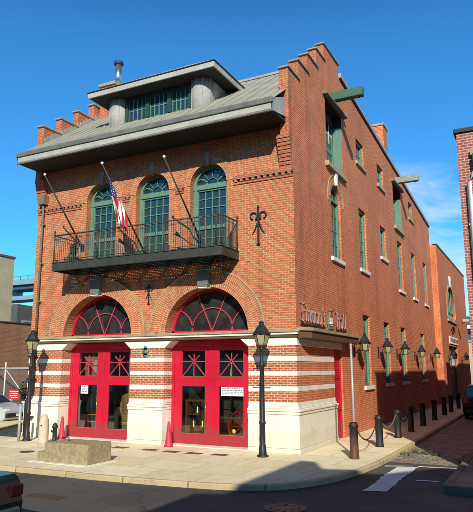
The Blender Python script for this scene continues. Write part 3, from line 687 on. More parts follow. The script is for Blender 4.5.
# doors and fanlights
def star(mb, x0, x1, z0, z1, y):
    cx, cz = (x0 + x1) / 2, z0 + (z1 - z0) * .58
    for tx, tz in ((x0, z0), (x1, z0), (cx, z0), (x0, cz), (x1, cz), (cx - .22, cz + .22), (cx + .22, cz + .22), (cx, cz + .26)):
        mb.bar((cx, y, cz), (tx, y, tz), .028, .02, 'y')
for di, c in enumerate((CA, CB)):
    x0, x1, Y = c - AR + .004, c + AR - .004, .5
    fr = MB('red'); fr.box(x0, x1, Y - .02, Y + .1, 3.28, 3.465); fr.box(x0, x0 + .1, Y - .02, Y + .1, .0, 3.277); fr.box(x1 - .1, x1, Y - .02, Y + .1, 0, 3.277)
    dd = fr.build('double_door', H_, bevel=.01)
    for k in range(2):
        a = x0 + .104 if k == 0 else c + .004; b = c - .004 if k == 0 else x1 - .104
        s0, s1 = (.30, .26) if k == 0 else (.26, .30); zs = [.03, .36, 1.92, 2.24, 3.12, 3.275]
        lf = MB('red')
        lf.box(a, a + s0, Y, Y + .07, zs[0], zs[5]); lf.box(b - s1, b, Y, Y + .07, zs[0], zs[5])
        for q in ((0, 1), (2, 3), (4, 5)): lf.box(a + s0, b - s1, Y + .004, Y + .066, zs[q[0]], zs[q[1]])
        lf.box(a + s0 + .06, b - s1 - .06, Y - .004, Y + .01, zs[0] + .07, zs[1] - .07)
        bx = b if k == 0 else a
        lf.box(bx - .05, bx + .05, Y - .022 - .002 * k, Y - .002, .05, 3.27) if k == 0 else None
        ld = lf.build('door_leaf', dd, bevel=.012)
        gl = MB('glass_door'); gl.box(a + s0, b - s1, Y + .04, Y + .05, zs[1], zs[2]); gl.box(a + s0, b - s1, Y + .04, Y + .05, zs[3], zs[4])
        gl.mat('gold')
        for (p, q) in ((1, 2), (3, 4)):
            gl.box(a + s0, b - s1, Y + .012, Y + .03, zs[p], zs[p] + .02); gl.box(b - s1 - .02, b - s1, Y + .012, Y + .03, zs[p] + .02, zs[q])
        gl.mat('redbar'); star(gl, a + s0, b - s1, zs[3], zs[4], Y + .03)
        gl.build('glass_pane', dd)
    hd = MB('gold'); hd.tube([(c - .2, Y - .03, 1.05), (c - .2, Y - .06, 1.08), (c - .2, Y - .06, 1.3), (c - .2, Y - .03, 1.33)], .012, 6); hd.build('handle', dd)
    th = MB('stone_base'); th.box(c - AR + .002, c + AR - .002, .02, .6, -.02, .025); th.build('threshold', H_)
    # fanlight
    rise = 1.52; fy = .5
    fm = MB('red'); fm.box(c - AR + .003, c + AR - .003, fy - .04, fy + .06, SPR - .003, SPR + .09)
    n = 40
    for i in range(n):
        a_, b_ = pi * i / n, pi * (i + 1) / n
        P = lambda r, a, y: (c + (AR - .003 - r) * cos(a), y, SPR + (rise - .003 - r) * sin(a))
        fm.face([P(0, a_, fy - .04), P(.085, a_, fy - .04), P(.085, b_, fy - .04), P(0, b_, fy - .04)])
        fm.face([P(.085, a_, fy - .04), P(.085, a_, fy + .06), P(.085, b_, fy + .06), P(.085, b_, fy - .04)])
    fn = fm.build('fanlight', H_)
    clip = lambda u, z: ((u - c) / (AR - .08)) ** 2 + ((z - SPR) / (rise - .08)) ** 2 < 1 and z > SPR + .05
    gb = MB('redbar'); zz = SPR + .06
    arcbar(gb, 'y', fy - .01, c, zz, .80, .030, .03, 0, pi, 24, clip)
    for s in (-1, 1):
        arcbar(gb, 'y', fy - .01, c + s * 1.56, zz, .80, .030, .03, 0, pi, 24, clip)
        for ang in (24,):
            gb.bar((c, fy - .012, zz), (c + s * sin(radians(ang)) * 1.38, fy - .012, zz + cos(radians(ang)) * 1.38), .032, .027, 'y')
    gb.build('glazing_bar', fn)
    gp = MB('glass_fan'); halfdisc(gp, 'y', fy + .03, c - AR, c + AR, SPR, SPR, rise, 40); gp.build('fan_pane', fn)
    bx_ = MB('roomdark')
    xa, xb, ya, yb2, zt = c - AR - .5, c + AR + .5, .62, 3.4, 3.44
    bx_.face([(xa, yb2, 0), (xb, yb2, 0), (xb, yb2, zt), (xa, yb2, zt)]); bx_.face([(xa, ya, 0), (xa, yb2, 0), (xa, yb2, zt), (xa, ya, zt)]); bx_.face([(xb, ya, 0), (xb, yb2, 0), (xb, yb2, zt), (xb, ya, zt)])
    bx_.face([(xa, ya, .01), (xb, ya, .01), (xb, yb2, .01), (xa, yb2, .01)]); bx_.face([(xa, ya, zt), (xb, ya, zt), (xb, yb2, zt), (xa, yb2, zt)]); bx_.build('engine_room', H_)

# things standing inside the doors
def coat_stand(x, y, label):
    t = thing('coat_stand', label, 'coat stand', (x, y, .01))
    m = MB('wood'); m.lathe([(.22, .01), (.2, .05), (.03, .08), (.025, 1.75), (.0, 1.8)], x, y, 14); m.build('stand', t)
    m = MB('coat'); m.lathe([(.10, 1.62), (.22, 1.56), (.24, 1.4), (.19, 1.1), (.22, .8), (.27, .5), (.0, .5)], x, y, 16); m.tube([(x - .2, y, 1.52), (x - .27, y - .05, 1.2), (x - .25, y - .08, .9)], [.08, .075, .065], 8); m.tube([(x + .2, y, 1.52), (x + .27, y - .05, 1.2), (x + .25, y - .08, .9)], [.08, .075, .065], 8)
    m.mat('yellow'); m.lathe([(.222, .84), (.226, .80)], x, y, 16); m.lathe([(.262, .6), (.268, .56)], x, y, 16); m.build('coat', t)
    if True: pass
    m = MB('red'); m.lathe([(.2, 1.74), (.14, 1.76), (.13, 1.84), (.08, 1.92), (.0, 1.94)], x, y - .02, 16); m.build('helmet', t); return t
coat_stand(-8.62, .98, 'dark coat and red helmet on a wooden stand, left leaf of the left door')
r2_ = coat_stand(-7.05, 1.0, 'tan coat and red helmet on a wooden stand, right leaf of the left door')
for ch_ in r2_.children:
    if ch_.name.startswith('coat'): ch_.data.materials[0] = M['coattan']
t = thing('display_case', 'wooden display case with brass nozzles inside the right door', 'display case', (-4.0, .95, .01))
m = MB('wood'); m.box(-4.45, -3.55, .78, 1.15, .011, .5); m.box(-4.45, -4.39, .78, 1.15, .5, 1.4); m.box(-3.61, -3.55, .78, 1.15, .5, 1.4); m.box(-4.45, -3.55, .78, 1.15, 1.4, 1.46); m.box(-4.39, -3.61, .80, 1.13, .95, .97); m.build('cabinet', t)
for x, z in ((-4.2, .501), (-3.85, .501), (-4.05, .971)):
    m = MB('gold'); m.lathe([(.10, 0), (.11, .06), (.06, .14), (.07, .22), (.03, .28), (.0, .3)], x, .93, 12, z0=z); m.build('brass_nozzle', t)
t = thing('hose_reel', 'red spoked hose reel inside the right leaf of the right door', 'hose reel', (-2.35, 1.0, .01))
m = MB('red'); pts = [(-2.35 + .52 * cos(2 * pi * k / 28), .95, .62 + .52 * sin(2 * pi * k / 28)) for k in range(29)]; m.tube(pts, .035, 8)
for k in range(10): a = 2 * pi * k / 10; m.tube([(-2.35, .95, .62), (-2.35 + .5 * cos(a), .95, .62 + .5 * sin(a))], .02, 6)
m.build('wheel', t); m = MB('wood'); m.tube([(-2.35, .9, .62), (-2.35, 1.5, .62)], .09, 12); m.box(-2.5, -2.2, 1.2, 1.3, .011, .6); m.build('axle', t)
m = MB('gold'); m.tube([(-3.05, 1.5, .01), (-3.05, 1.5, 3.44)], .045, 12); tag(m.build('brass_pole', origin=(-3.05, 1.5, .01)), 'brass sliding pole inside the right door', 'pole')
m = MB('tan_far'); m.box(-8.95, -8.32, .74, .76, 2.2, 3.0); m.mat('red'); m.box(-8.8, -8.6, .73, .74, 2.3, 2.75); m.mat('white'); m.box(-8.55, -8.4, .73, .74, 2.4, 2.85)
m.mat('wood'); m.box(-9.0, -8.27, .76, .80, 3.0, 3.06); m.box(-8.97, -8.93, .76, .79, 2.2, 3.43); m.box(-8.36, -8.32, .76, .79, 2.2, 3.43); tag(m.build('poster_board', origin=(-8.6, .75, 2.2)), 'tan poster board hung behind the upper glass of the left door', 'poster')

# front upper windows
for c in WX:
    a, b, Y = c - WH, c + WH, .28
    f = MB('green')
    f.box(a + .002, a + .13, Y - .03, Y + .09, 6.365, WS + .05); f.box(b - .13, b - .002, Y - .03, Y + .09, 6.365, WS + .05)
    f.box(a + .002, b - .002, Y - .05, Y + .09, WS - .12, WS + .06)
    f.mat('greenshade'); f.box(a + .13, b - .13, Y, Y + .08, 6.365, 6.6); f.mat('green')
    for z0, z1 in ((6.6, 6.66), (7.32, 7.44), (8.70, 8.76)): f.box(a + .13, b - .13, Y, Y + .07, z0, z1)
    f.box(a + .13, a + .18, Y + .002, Y + .068, 6.6, 8.76); f.box(b - .18, b - .13, Y + .002, Y + .068, 6.6, 8.76)
    n = 26
    for i in range(n):
        t0, t1 = pi * i / n, pi * (i + 1) / n
        P = lambda r, t, y: (c + (WH - .003 - r) * cos(t), y, WS + .05 + (WH - .053 - r) * sin(t))
        f.face([P(0, t0, Y - .03), P(.1, t0, Y - .03), P(.1, t1, Y - .03), P(0, t1, Y - .03)]); f.face([P(.1, t0, Y - .03), P(.1, t0, Y + .08), P(.1, t1, Y + .08), P(.1, t1, Y - .03)])
    wn = f.build('window', H_)
    gb = MB('green')
    for k in (1, 2, 3):
        x = a + .18 + (b - a - .36) * k / 4; gb.box(x - .015, x + .015, Y + .02, Y + .055, 6.66, 8.70)
    for z in (7.0, 7.78, 8.1, 8.41): gb.box(a + .18, b - .18, Y + .022, Y + .053, z - .013, z + .013)
    R = .235
    for k in (-1, 0, 1): arcbar(gb, 'y', Y + .03, c + k * 2 * R * .93, WS + .06, R, .022, .03, 0, pi, 14)
    for ang in (-62, -38, 0, 38, 62):
        u, z = sin(radians(ang)), cos(radians(ang)); gb.bar((c + u * .3, Y + .032, WS + .06 + z * .28), (c + u * .6, Y + .032, WS + .06 + z * .56), .022, .025, 'y')
    gb.build('glazing_bar', wn)
    gp = MB('glass_teal'); halfdisc(gp, 'y', Y + .06, a, b, 6.4, WS, WH - .01); gp.build('pane', wn)
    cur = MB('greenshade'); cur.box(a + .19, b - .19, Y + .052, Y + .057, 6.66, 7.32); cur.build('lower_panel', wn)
    sl = MB('stone_grey'); sl.box(a - .08, b + .08, -.06, .28, 6.27, 6.362); sl.build('sill', wn)

# side windows
def side_win(o, sillm='stone_white', arch=False, bars=2, hb=None):
    a, b, z0, z1 = o['u0'] + .002, o['u1'] - .002, o['z0'], o['z1']; X = -.12
    f = MB('green')
    f.box(X - .09, X + .0, a, a + .07, z0, z1); f.box(X - .09, X + .03, b - .10, b, z0, z1)
    f.box(X - .088, X + .018, a + .09, b - .09, z0, z0 + .1)
    mz = z0 + (z1 - z0) * .5
    f.box(X - .08, X - .035, a + .09, b - .09, mz - .04, mz + .04)
    if not o['rise']: f.box(X - .088, X + .018, a + .09, b - .09, z1 - .11, z1 - .002)
    else:
        f.box(X - .088, X + .03, a + .09, b - .09, z1 - .04, z1 + .05); c = (a + b) / 2; h = (b - a) / 2; n = 20
        for i in range(n):
            t0, t1 = pi * i / n, pi * (i + 1) / n
            P = lambda r, t, x: (x, c + (h - r) * cos(t), z1 + (o['rise'] - .004 - r) * sin(t))
            f.face([P(0, t0, X + .02), P(.09, t0, X + .02), P(.09, t1, X + .02), P(0, t1, X + .02)]); f.face([P(.09, t0, X + .02), P(.09, t0, X - .08), P(.09, t1, X - .08), P(.09, t1, X + .02)])
    wn = f.build('window', H_)
    g_ = MB('green')
    for k in range(1, bars + 1): y = a + .09 + (b - a - .18) * k / (bars + 1); g_.box(X - .05, X - .038, y - .013, y + .014, z0 + .1, z1 - .11 if not o['rise'] else z1 + .3)
    nh = max(1, round((z1 - z0) / 2 / .55))
    for k in range(1, nh):
        for zz0, zz1 in ((z0, mz), (mz, z1)): z = zz0 + (zz1 - zz0) * k / nh; g_.box(X - .049, X - .039, a + .09, b - .09, z - .013, z + .013)
    g_.build('glazing_bar', wn)
    p = MB('glass')
    if o['rise']: halfdisc(p, 'x', X - .06, a, b, z0, z1, o['rise'] - .01)
    else: p.box(X - .065, X - .06, a, b, z0, z1)
    p.build('pane', wn)
    s = MB(sillm); s.box(-.1, .09, a - .16, b + .16, z0 - .16, z0 - .002); s.build('sill', wn, bevel=.01)
for o in ATT: side_win(o, 'stone_tan')
for o in TALL: side_win(o)
for o in LOW: side_win(o)
side_win(ARW)
hm = MB('stone_tan'); cy_ = (ARW['u0'] + ARW['u1']) / 2
ring(hm, 'x', 0, cy_, 9.0, .97, 1.01, .03, -.1, pi + .2, 30); hm.build('hood_mould', H_)
hm = MB('brick_ring'); ring(hm, 'x', 0, cy_, 9.0, .625, .82, .012, 0, pi, 26, rb=.625); hm.build('window_arch', H_)
hm = MB('stone_white'); hm.prism([(cy_ - .07, 9.6), (cy_ + .07, 9.6), (cy_ + .14, 10.12), (cy_ - .14, 10.12)], 'x', -.02, .10); hm.build('keystone', H_, bevel=.01)
# loft doors, hoods and hoisting beams
for i, o in enumerate(LOFT):
    a, b, z0, z1 = o['u0'] + .003, o['u1'] - .003, o['z0'], o['z1']
    d = MB('greendk'); X = -.42
    d.box(X - .06, X, a, b, z0, z1); d.mat('green'); d.box(X, X + .03, a, a + .14, z0, z1); d.box(X, X + .03, b - .14, b, z0, z1); d.box(X, X + .025, (a + b) / 2 - .06, (a + b) / 2 + .06, z0, z1)
    d.box(X, X + .022, a + .14, b - .14, z0 + .95, z0 + 1.1)
    d.box(-.38, -.02, b - .05, b - .002, z0, z1 - .5)
    d.mat('soffit'); d.box(-.54, -.03, a, b, z1 - .05, z1 - .002); d.box(-.40, -.36, a, b, z1 - .5, z1 - .052); d.box(-.36, -.01, b - .02, b, z1 - .498, z1 - .052)  # near-black boxes at the head, hood shadow put in as colour
    ldr = d.build('loft_door', H_)
    p = MB('glass')
    for k in range(2):
        y0 = a + .2 + k * ((b - a) / 2 - .02); p.box(X + .002, X + .012, y0, y0 + (b - a) / 2 - .32, z0 + 1.35, z1 - .5)
    p.mat('white')
    for k in range(2):
        y0 = a + .2 + k * ((b - a) / 2 - .02); y1 = y0 + (b - a) / 2 - .32
        p.box(X + .012, X + .024, (y0 + y1) / 2 - .02, (y0 + y1) / 2 + .02, z0 + 1.35, z1 - .5); p.box(X + .012, X + .022, y0, y1, z0 + 1.75, z0 + 1.79)
    p.build('loft_pane', ldr)
    s = MB('stone_tan' if i == 0 else 'stone_tan'); s.box(-.3, .14, a - .18, b + .14, z0 - .2, z0 - .003); s.build('loft_sill', ldr, bevel=.01)
    h = MB('greyhood')
    h.prism([(-.02, z1), (.20, z1), (.20, z1 + .06), (-.02, z1 + .17)], 'y', a - .30, b + .32); h.build('loft_hood', ldr)
    h = MB('greenbeam' if i == 0 else 'greybeam'); yc = (a + b) / 2 + (-.08 if i == 0 else 0)
    h.box(-.3, 1.28, yc - .15, yc + .15, z1 + .20, z1 + .55)
    h.mat('iron'); h.tube([(1.1, yc, z1 + .2), (1.1, yc, z1 + .12)], .03, 6)
    h.build('hoist_beam', H_, bevel=.015)
# side door
d = MB('red'); a, b = SDOOR['u0'] + .003, SDOOR['u1'] - .003
d.box(-.18, -.10, a, b, 0, 3.17); d.box(-.10, -.06, a, a + .1, 0, 3.17); d.box(-.10, -.06, b - .1, b, 0, 3.17); d.box(-.10, -.065, a + .1, b - .1, 2.15, 2.3); d.box(-.10, -.065, a + .1, b - .1, 1.0, 1.12)
sd = d.build('side_door', H_, bevel=.006)
hd = MB('gold'); hd.tube([(-.09, a + .16, 1.05), (-.03, a + .16, 1.07), (-.03, a + .16, 1.2), (-.09, a + .16, 1.22)], .012, 6); hd.build('handle', sd)
lt = MB('stone_tan'); lt.box(-.25, .03, SDOOR['u1'] + .005, SDOOR['u1'] + .3, 3.2, 3.42); lt.build('lintel_stone', H_)

# downspout on the front, left
dp = MB('bronze'); X = -10.78
dp.box(X - .16, X + .16, -.26, -.02, 9.05, 9.42); dp.tube([(X, -.13, 9.1), (X, -.11, 8.9), (X, -.10, 3.78)], .046, 10)
for z in (8.2, 6.6, 5.1): dp.box(X - .1, X + .1, -.14, -.002, z, z + .05)
dp.mat('ironrust'); dp.tube([(X, -.10, 3.9), (X - .02, -.22, 3.72), (X, -.22, 3.4), (X - .0, -.13, 3.2), (X, -.13, 1.65), (X - .14, -.22, 1.3), (X - .14, -.22, .02)], .075, 10)
for z in (2.95, 2.1, .7): dp.box(X - .2, X + .12, -.25, -.06, z, z + .06)
dp.build('downspout', H_)
# balcony
BX0, BX1, BY, BZ0, BZ1 = -9.06, -1.98, -1.2, 6.05, 6.34
b = MB('ironbal')
b.box(BX0, BX1, BY, BY + .02, BZ0, BZ1); b.box(BX0, BX0 + .02, BY + .022, -.003, BZ0, BZ1); b.box(BX1 - .02, BX1, BY + .022, -.003, BZ0, BZ1)
for z0 in (BZ0 - .012, BZ1 - .012): b.box(BX0 - .02, BX1 + .02, BY - .025, BY + .06, z0, z0 + .024)
for z0 in (BZ0 - .012, BZ1 - .012):
    for x in (BX0, BX1): b.box(x - .025, x + .025, BY + .062, -.003, z0, z0 + .024)
b.box(BX0 + .02, BX1 - .02, -.05, -.003, BZ0, BZ1 - .03)
bal = b.build('balcony', H_)
gr = MB('ironbal')
for i in range(13): y = BY + .07 + i * .087; gr.box(BX0 + .02, BX1 - .02, y, y + .045, BZ1 - .035, BZ1 - .023)
for i in range(1, 8): x = BX0 + (BX1 - BX0) * i / 8; gr.box(x - .05, x + .05, BY + .03, -.01, BZ1 - .16, BZ1 - .036)
for i in range(60): x = BX0 + (BX1 - BX0) * (i + .5) / 60; gr.box(x - .022, x + .022, BY + .03, -.01, BZ1 - .05, BZ1 - .037)
gr.build('grating_floor', bal)
rl = MB('ironbal'); RT = 7.36
for (p, q) in (((BX0 + .03, BY + .03), (BX1 - .03, BY + .03)), ((BX0 + .03, BY + .03), (BX0 + .03, -.02)), ((BX1 - .03, BY + .03), (BX1 - .03, -.02))):
    for z, r in ((RT, .022), (RT - .14, .010), (BZ1 + .09, .013)): rl.tube([(p[0], p[1], z), (q[0], q[1], z)], r, 6)
    ln = hypot(q[0] - p[0], q[1] - p[1]); n = int(ln / .09)
    for i in range(1, n): t = i / n; x, y = p[0] + (q[0] - p[0]) * t, p[1] + (q[1] - p[1]) * t; rl.tube([(x, y, BZ1), (x, y, RT)], .0125, 4, False)
for x, y in ((BX0 + .03, BY + .03), (BX1 - .03, BY + .03), (BX0 + .03, -.04), (BX1 - .03, -.04), (-7.0, BY + .03), (-4.2, BY + .03), (BX1 - .22, BY + .03)):
    rl.tube([(x, y, BZ1), (x, y, RT + .12)], .026, 6); rl.lathe([(.0, 0), (.045, .04), (.0, .12)], x, y, 8, z0=RT + .10)
rl.build('railing', bal)
for x in (BX0 + .5, -6.7, -4.35, BX1 - .5):
    bk = MB('ironbal'); bk.tube([(x, BY + .45, BZ0 + .02), (x, -.03, 5.55)], .013, 6); bk.build('brace', bal)
# flood lights on the balcony
for x in (-6.35, -3.95):
    f = MB('iron'); f.tube([(x + .45, -.25, BZ1), (x + .42, -.3, 6.62), (x, -.55, 6.95)], .018, 6)
    f.tube([(x + .02, -.53, 6.93), (x - .08, -.62, 7.02), (x - .12, -.66, 7.06)], [.04, .06, .075], 10); f.build('flood_light', bal)
pt = thing('potted_plant', 'dark spiky plant in a pot at the left end of the balcony', 'plant', (-8.55, -.65, BZ1))
m = MB('iron'); m.lathe([(.12, 0), (.17, .24), (.18, .26), (.02, .26)], -8.55, -.65, 14, z0=BZ1 + .0); m.build('pot', pt)
M['leafblack'] = paint('dark dry leaf', (.045, .045, .025), .8, .3)
m = MB('leafblack')
for k in range(60):
    a = random.uniform(0, 6.28); l = random.uniform(.35, .75); e = random.uniform(.5, 1.4); x0, y0, z0 = -8.55, -.65, BZ1 + .25
    p1 = (x0 + .55 * l * cos(a) * cos(e), y0 + .4 * l * sin(a) * cos(e), z0 + l * sin(e)); w_ = .035
    m.face([(x0 - w_ * sin(a), y0 + w_ * cos(a), z0), (p1[0] * .5 + x0 * .5 - w_ * sin(a), p1[1] * .5 + y0 * .5 + w_ * cos(a), (z0 + p1[2]) / 2 + .06), p1, (p1[0] * .5 + x0 * .5 + w_ * sin(a), p1[1] * .5 + y0 * .5 - w_ * cos(a), (z0 + p1[2]) / 2 + .06)])
m.build('foliage', pt)
# wall anchors and plaque
def anchor(x, z, s, name='wall_anchor'):
    a_ = MB('iron'); y = -.035
    a_.bar((x, y, z - .62 * s), (x, y, z + .62 * s), .05 * s + .015, .03); a_.lathe([(0, 0), (.05 * s, .05 * s), (0, .13 * s)], x, y, 8, z0=z + .6 * s)
    for sg in (-1, 1):
        pts = [(x, y, z + .28 * s)] + [(x + sg * (.17 + .115 * cos(t)) * s, y, z + (.36 + .115 * sin(t)) * s) for t in [pi * 1.15 - k * .45 for k in range(12)]]
        a_.tube(pts, .022 * s + .004, 6)
        a_.tube([(x, y, z + .2 * s), (x + sg * .08 * s, y, z + .0 * s), (x + sg * .12 * s, y, z - .12 * s), (x + sg * .23 * s, y, z - .27 * s)], [.03 * s, .026 * s, .022 * s, .008], 6)
    a_.bar((x - .1 * s, y, z + .26 * s), (x + .1 * s, y, z + .26 * s), .05 * s, .05)
    a_.bar((x - .06, y, z - .6 * s), (x + .06, y, z - .6 * s), .05 * s, .05)
    a_.build(name, H_)
anchor(-1.24, 7.12, 1.0); anchor(-5.55, 5.1, .55)
pq = MB('patina'); pq.tube([(-5.63, -.03, 3.1), (-5.63, .0, 3.1)], .13, 16); pq.tube([(-5.63, -.03, 3.22), (-5.63, .0, 3.22)], .08, 12); pq.tube([(-5.63, -.03, 2.97), (-5.63, .0, 2.97)], .09, 12); pq.tube([(-5.63, -.045, 3.1), (-5.63, -.03, 3.1)], .07, 12)
pq.build('fire_mark', H_)

# ------------------------------------------------------------------ hall sign: broad-nib blackletter strokes
sg = thing('hall_sign', "raised silvery red blackletter sign reading Fireman's Hall above the side ledge", 'sign', (.0, .3, 3.95))
MIN = [[(0, .88), (.12, 1), (.12, 1)], ]
def minim(x): return [[(x, .92), (x + .12, .82), (x + .12, .16)], [(x + .08, .22), (x + .24, .06)]]
GL = {
 'F': (.78, [[(.02, 1.46), (.3, 1.34), (.7, 1.5)], [(.28, 1.38), (.28, .1)], [(.05, .16), (.28, .04), (.46, .16)], [(.28, .82), (.58, .9)], [(.1, 1.2), (.1, .7)]]),
 'i': (.34, minim(0) + [[(.08, 1.2), (.16, 1.3)]]),
 'r': (.46, minim(0) + [[(.16, .82), (.3, .98), (.42, .86)]]),
 'e': (.46, [[(.08, .8), (.08, .22), (.24, .05), (.40, .2)], [(.1, .86), (.26, .98), (.36, .74), (.12, .48)]]),
 'm': (.98, minim(0) + minim(.32) + minim(.64) + [[(.18, .86), (.36, .96)], [(.5, .86), (.68, .96)]]),
 'a': (.52, [[(.08, .88), (.24, .98), (.36, .84), (.36, .12), (.48, .04)], [(.34, .55), (.1, .42), (.1, .14), (.24, .05), (.36, .18)]]),
 'n': (.66, minim(0) + minim(.32) + [[(.18, .86), (.36, .96)]]),
 "'": (.22, [[(.12, 1.42), (.08, 1.18)]]),
 's': (.44, [[(.38, .9), (.22, .98), (.08, .8), (.34, .4), (.34, .2), (.2, .05), (.04, .16)]]),
 'H': (.88, [[(.02, 1.4), (.18, 1.3), (.18, .16), (.06, .05)], [(.2, .78), (.44, .92), (.62, .72), (.62, .1), (.46, -.1)], [(.18, 1.2), (.34, 1.36)]]),
 'l': (.32, [[(.02, 1.36), (.12, 1.26), (.12, .16)], [(.08, .22), (.24, .06)]]),
}
def nibtext(word, y0, y1, z0, hgt, name):
    tot = sum(GL[c][0] + .06 for c in word); sc = (y1 - y0) / tot; yy = y0
    m = MB('silverletter'); nib = (.05, .06)
    for c in word:
        wd, strokes = GL[c]
        for s in strokes:
            for p, q in zip(s, s[1:]):
                n1, n2 = nib[0], nib[1]
                du, dv = q[0] - p[0], q[1] - p[1]
                if abs(du * n2 - dv * n1) < .004: n1, n2 = nib[0] * .9, -nib[1] * .4
                quad = [(p[0] - n1, p[1] - n2), (p[0] + n1, p[1] + n2), (q[0] + n1, q[1] + n2), (q[0] - n1, q[1] - n2)]
                Q = [(yy + u * sc, z0 + v * hgt * 1.0) for u, v in quad]; jit = random.uniform(0, .004)
                m.mat('silverletter'); m.face([(.058 + jit, u, v) for u, v in Q]); m.mat('redletter')
                for i in range(4):
                    A, B = Q[i], Q[(i + 1) % 4]; m.face([(.058 + jit, *A), (.03, *A), (.03, *B), (.058 + jit, *B)])
        yy += (wd + .06) * sc
    # dark rail under the word
    m.mat('iron'); m.box(.02, .05, y0, y1, z0 - .10, z0 - .055)
    return m.build(name, sg)
nibtext("Fireman's", .36, 2.72, 3.98, .42, 'lettering')
nibtext('Hall', 3.98, 5.28, 3.98, .42, 'lettering')
em = MB('patina')
em.prism([(3.1, 3.9), (3.62, 3.9), (3.7, 4.05), (3.55, 4.25), (3.42, 4.55), (3.3, 4.55), (3.17, 4.25), (3.02, 4.05)], 'x', .02, .07)
em.mat('redletter'); em.lathe([(.0, 0), (.1, .03), (.11, .1), (.0, .18)], .06, 3.36, 10, z0=4.5); em.mat('silverletter'); em.box(.07, .09, 3.24, 3.48, 4.0, 4.3); em.tube([(.08, 3.12, 4.1), (.08, 3.6, 4.1)], .045, 8)
em.build('emblem', sg)

# ------------------------------------------------------------------ rear wing
rw = thing('brick_wing', 'plain orange brick wing with one big arched window and dark double door', 'building', (.45, 27.9, 0))
WXX, WY0, WY1 = .45, 27.9, 45.8
o1 = dict(u0=31.4, u1=36.7, z0=0, z1=4.25, rise=0, d=.35); o2 = dict(u0=31.9, u1=36.6, z0=6.35, z1=7.0, rise=2.15, d=.3)
m = MB('brick_wing'); wall(m, 'x', WXX, WY0, WY1, 0, [(WY0, WY1, 11.55, 11.6)], [o1, o2]); m.build('side_wall', rw)
m = MB('brick_side'); m.face([(-9, WY0, 0), (WXX, WY0, 0), (WXX, WY0, 11.55), (-9, WY0, 11.55)]); m.face([(-9, WY1, 0), (WXX, WY1, 0), (WXX, WY1, 11.6), (-9, WY1, 11.6)]); m.mat('lead'); m.face([(-9, WY0, 11.5), (WXX, WY0, 11.5), (WXX, WY1, 11.55), (-9, WY1, 11.55)]); m.build('front_wall', rw)
m = MB('galv'); m.box(WXX - .3, WXX + .07, WY0 - .07, WY1 + .05, 11.6, 11.69); m.build('coping', rw)
m = MB('iron'); m.box(WXX - .3, WXX - .25, 31.4, 36.7, 0, 4.25)
m.mat('greendk'); m.box(WXX - .25, WXX - .22, 33.95, 34.15, 0, 4.24); m.box(WXX - .25, WXX - .22, 31.4, 31.6, 0, 4.24); m.box(WXX - .25, WXX - .22, 36.5, 36.7, 0, 4.24); m.box(WXX - .25, WXX - .225, 31.6, 36.5, 2.1, 2.3)
m.mat('paper')
for k in range(3):
    for q in range(2): m.box(WXX - .249, WXX - .235, 31.9 + q * 2.55 + k * .6, 32.25 + q * 2.55 + k * .6, 2.75, 3.5)
m.build('double_door', rw)
m = MB('green'); fx = WXX - .2
m.box(fx, fx + .1, 31.9, 36.6, 6.36, 6.5); m.box(fx, fx + .08, 31.9, 36.6, 6.95, 7.07)
arcbar(m, 'x', fx + .04, 34.25, 7.0, 2.2, .2, .09, 0, pi, 24)
for y in (32.9, 33.8, 34.7, 35.6): m.box(fx + .01, fx + .06, y - .05, y + .05, 6.5, 8.9)
wn = m.build('window', rw); p = MB('glass'); halfdisc(p, 'x', fx - .02, 31.9, 36.6, 6.35, 7.0, 2.14); p.build('pane', wn)
m = MB('stone_tan'); m.box(WXX - .1, WXX + .12, 31.6, 36.9, 6.18, 6.345); m.build('sill', wn)
m = MB('stone_tan'); ring(m, 'x', WXX, 34.25, 7.0, 2.36, 2.62, .04, -.2, pi + .2, 30, .92); m.build('hood_mould', rw)
m = MB('stone_white'); m.prism([(34.0, 9.1), (34.5, 9.1), (34.7, 10.0), (33.8, 10.0)], 'x', WXX - .02, WXX + .1); m.build('keystone', rw)
m = MB('paper'); m.box(WXX + .01, WXX + .06, 31.7, 36.9, 4.42, 5.0)
m.mat('brown')
for k in range(9): y = 32.1 + k * .52; m.box(WXX + .06, WXX + .075, y, y + .3, 4.56, 4.86)
sgw = m.build('wing_sign', rw)
m = MB('iron'); m.tube([(WXX, 33.2, 5.6), (WXX + .14, 33.5, 5.75), (WXX + .1, 34.6, 5.4)], .07, 6); m.tube([(WXX, 35.0, 5.9), (WXX + .14, 34.3, 5.7), (WXX + .1, 33.8, 5.35)], .07, 6); m.build('wall_ornament', rw)
m = MB('alu'); m.tube([(WXX, 37.6, 6.3), (WXX + .5, 37.4, 6.35), (WXX + .7, 37.3, 6.5)], .05, 6); m.box(WXX + .55, WXX + 1.05, 37.0, 37.5, 6.45, 6.65); m.build('flood_light', rw)

# ------------------------------------------------------------------ lamps
def lantern(parent, cx, cy, z, s=1.0):
    """four-sided tapered lantern, eave of its roof at height z"""
    rf_ = MB('iron'); rf_.lathe([(.275 * s, 0), (.28 * s, .025), (.225 * s, .075), (.15 * s, .20), (.105 * s, .265), (.075 * s, .28), (.07 * s, .34), (.085 * s, .345), (.06 * s, .385), (.0, .40)], cx, cy, 8, pi / 8, False, z); rf_.build('lantern_roof', parent)
    f = MB('iron'); h = .31 * s; rt, rb = .25 * s, .155 * s
    for k in range(6):
        a = 2 * pi * k / 6 + .3; f.tube([(cx + rt * cos(a), cy + rt * sin(a), z), (cx + rb * cos(a), cy + rb * sin(a), z - h)], .011, 5)
    f.lathe([(rb + .02, -h - .03), (rb + .02, -h)], cx, cy, 6, .3, False, z); f.lathe([(rt + .012, -.02), (rt + .012, .0)], cx, cy, 6, .3, False, z)
    f.build('lantern_frame', parent)
    g_ = MB('lamp_glass'); g_.lathe([(rb - .006, -h), (rt - .008, -.02)], cx, cy, 6, .3, False, z); g_.build('lantern_glass', parent)
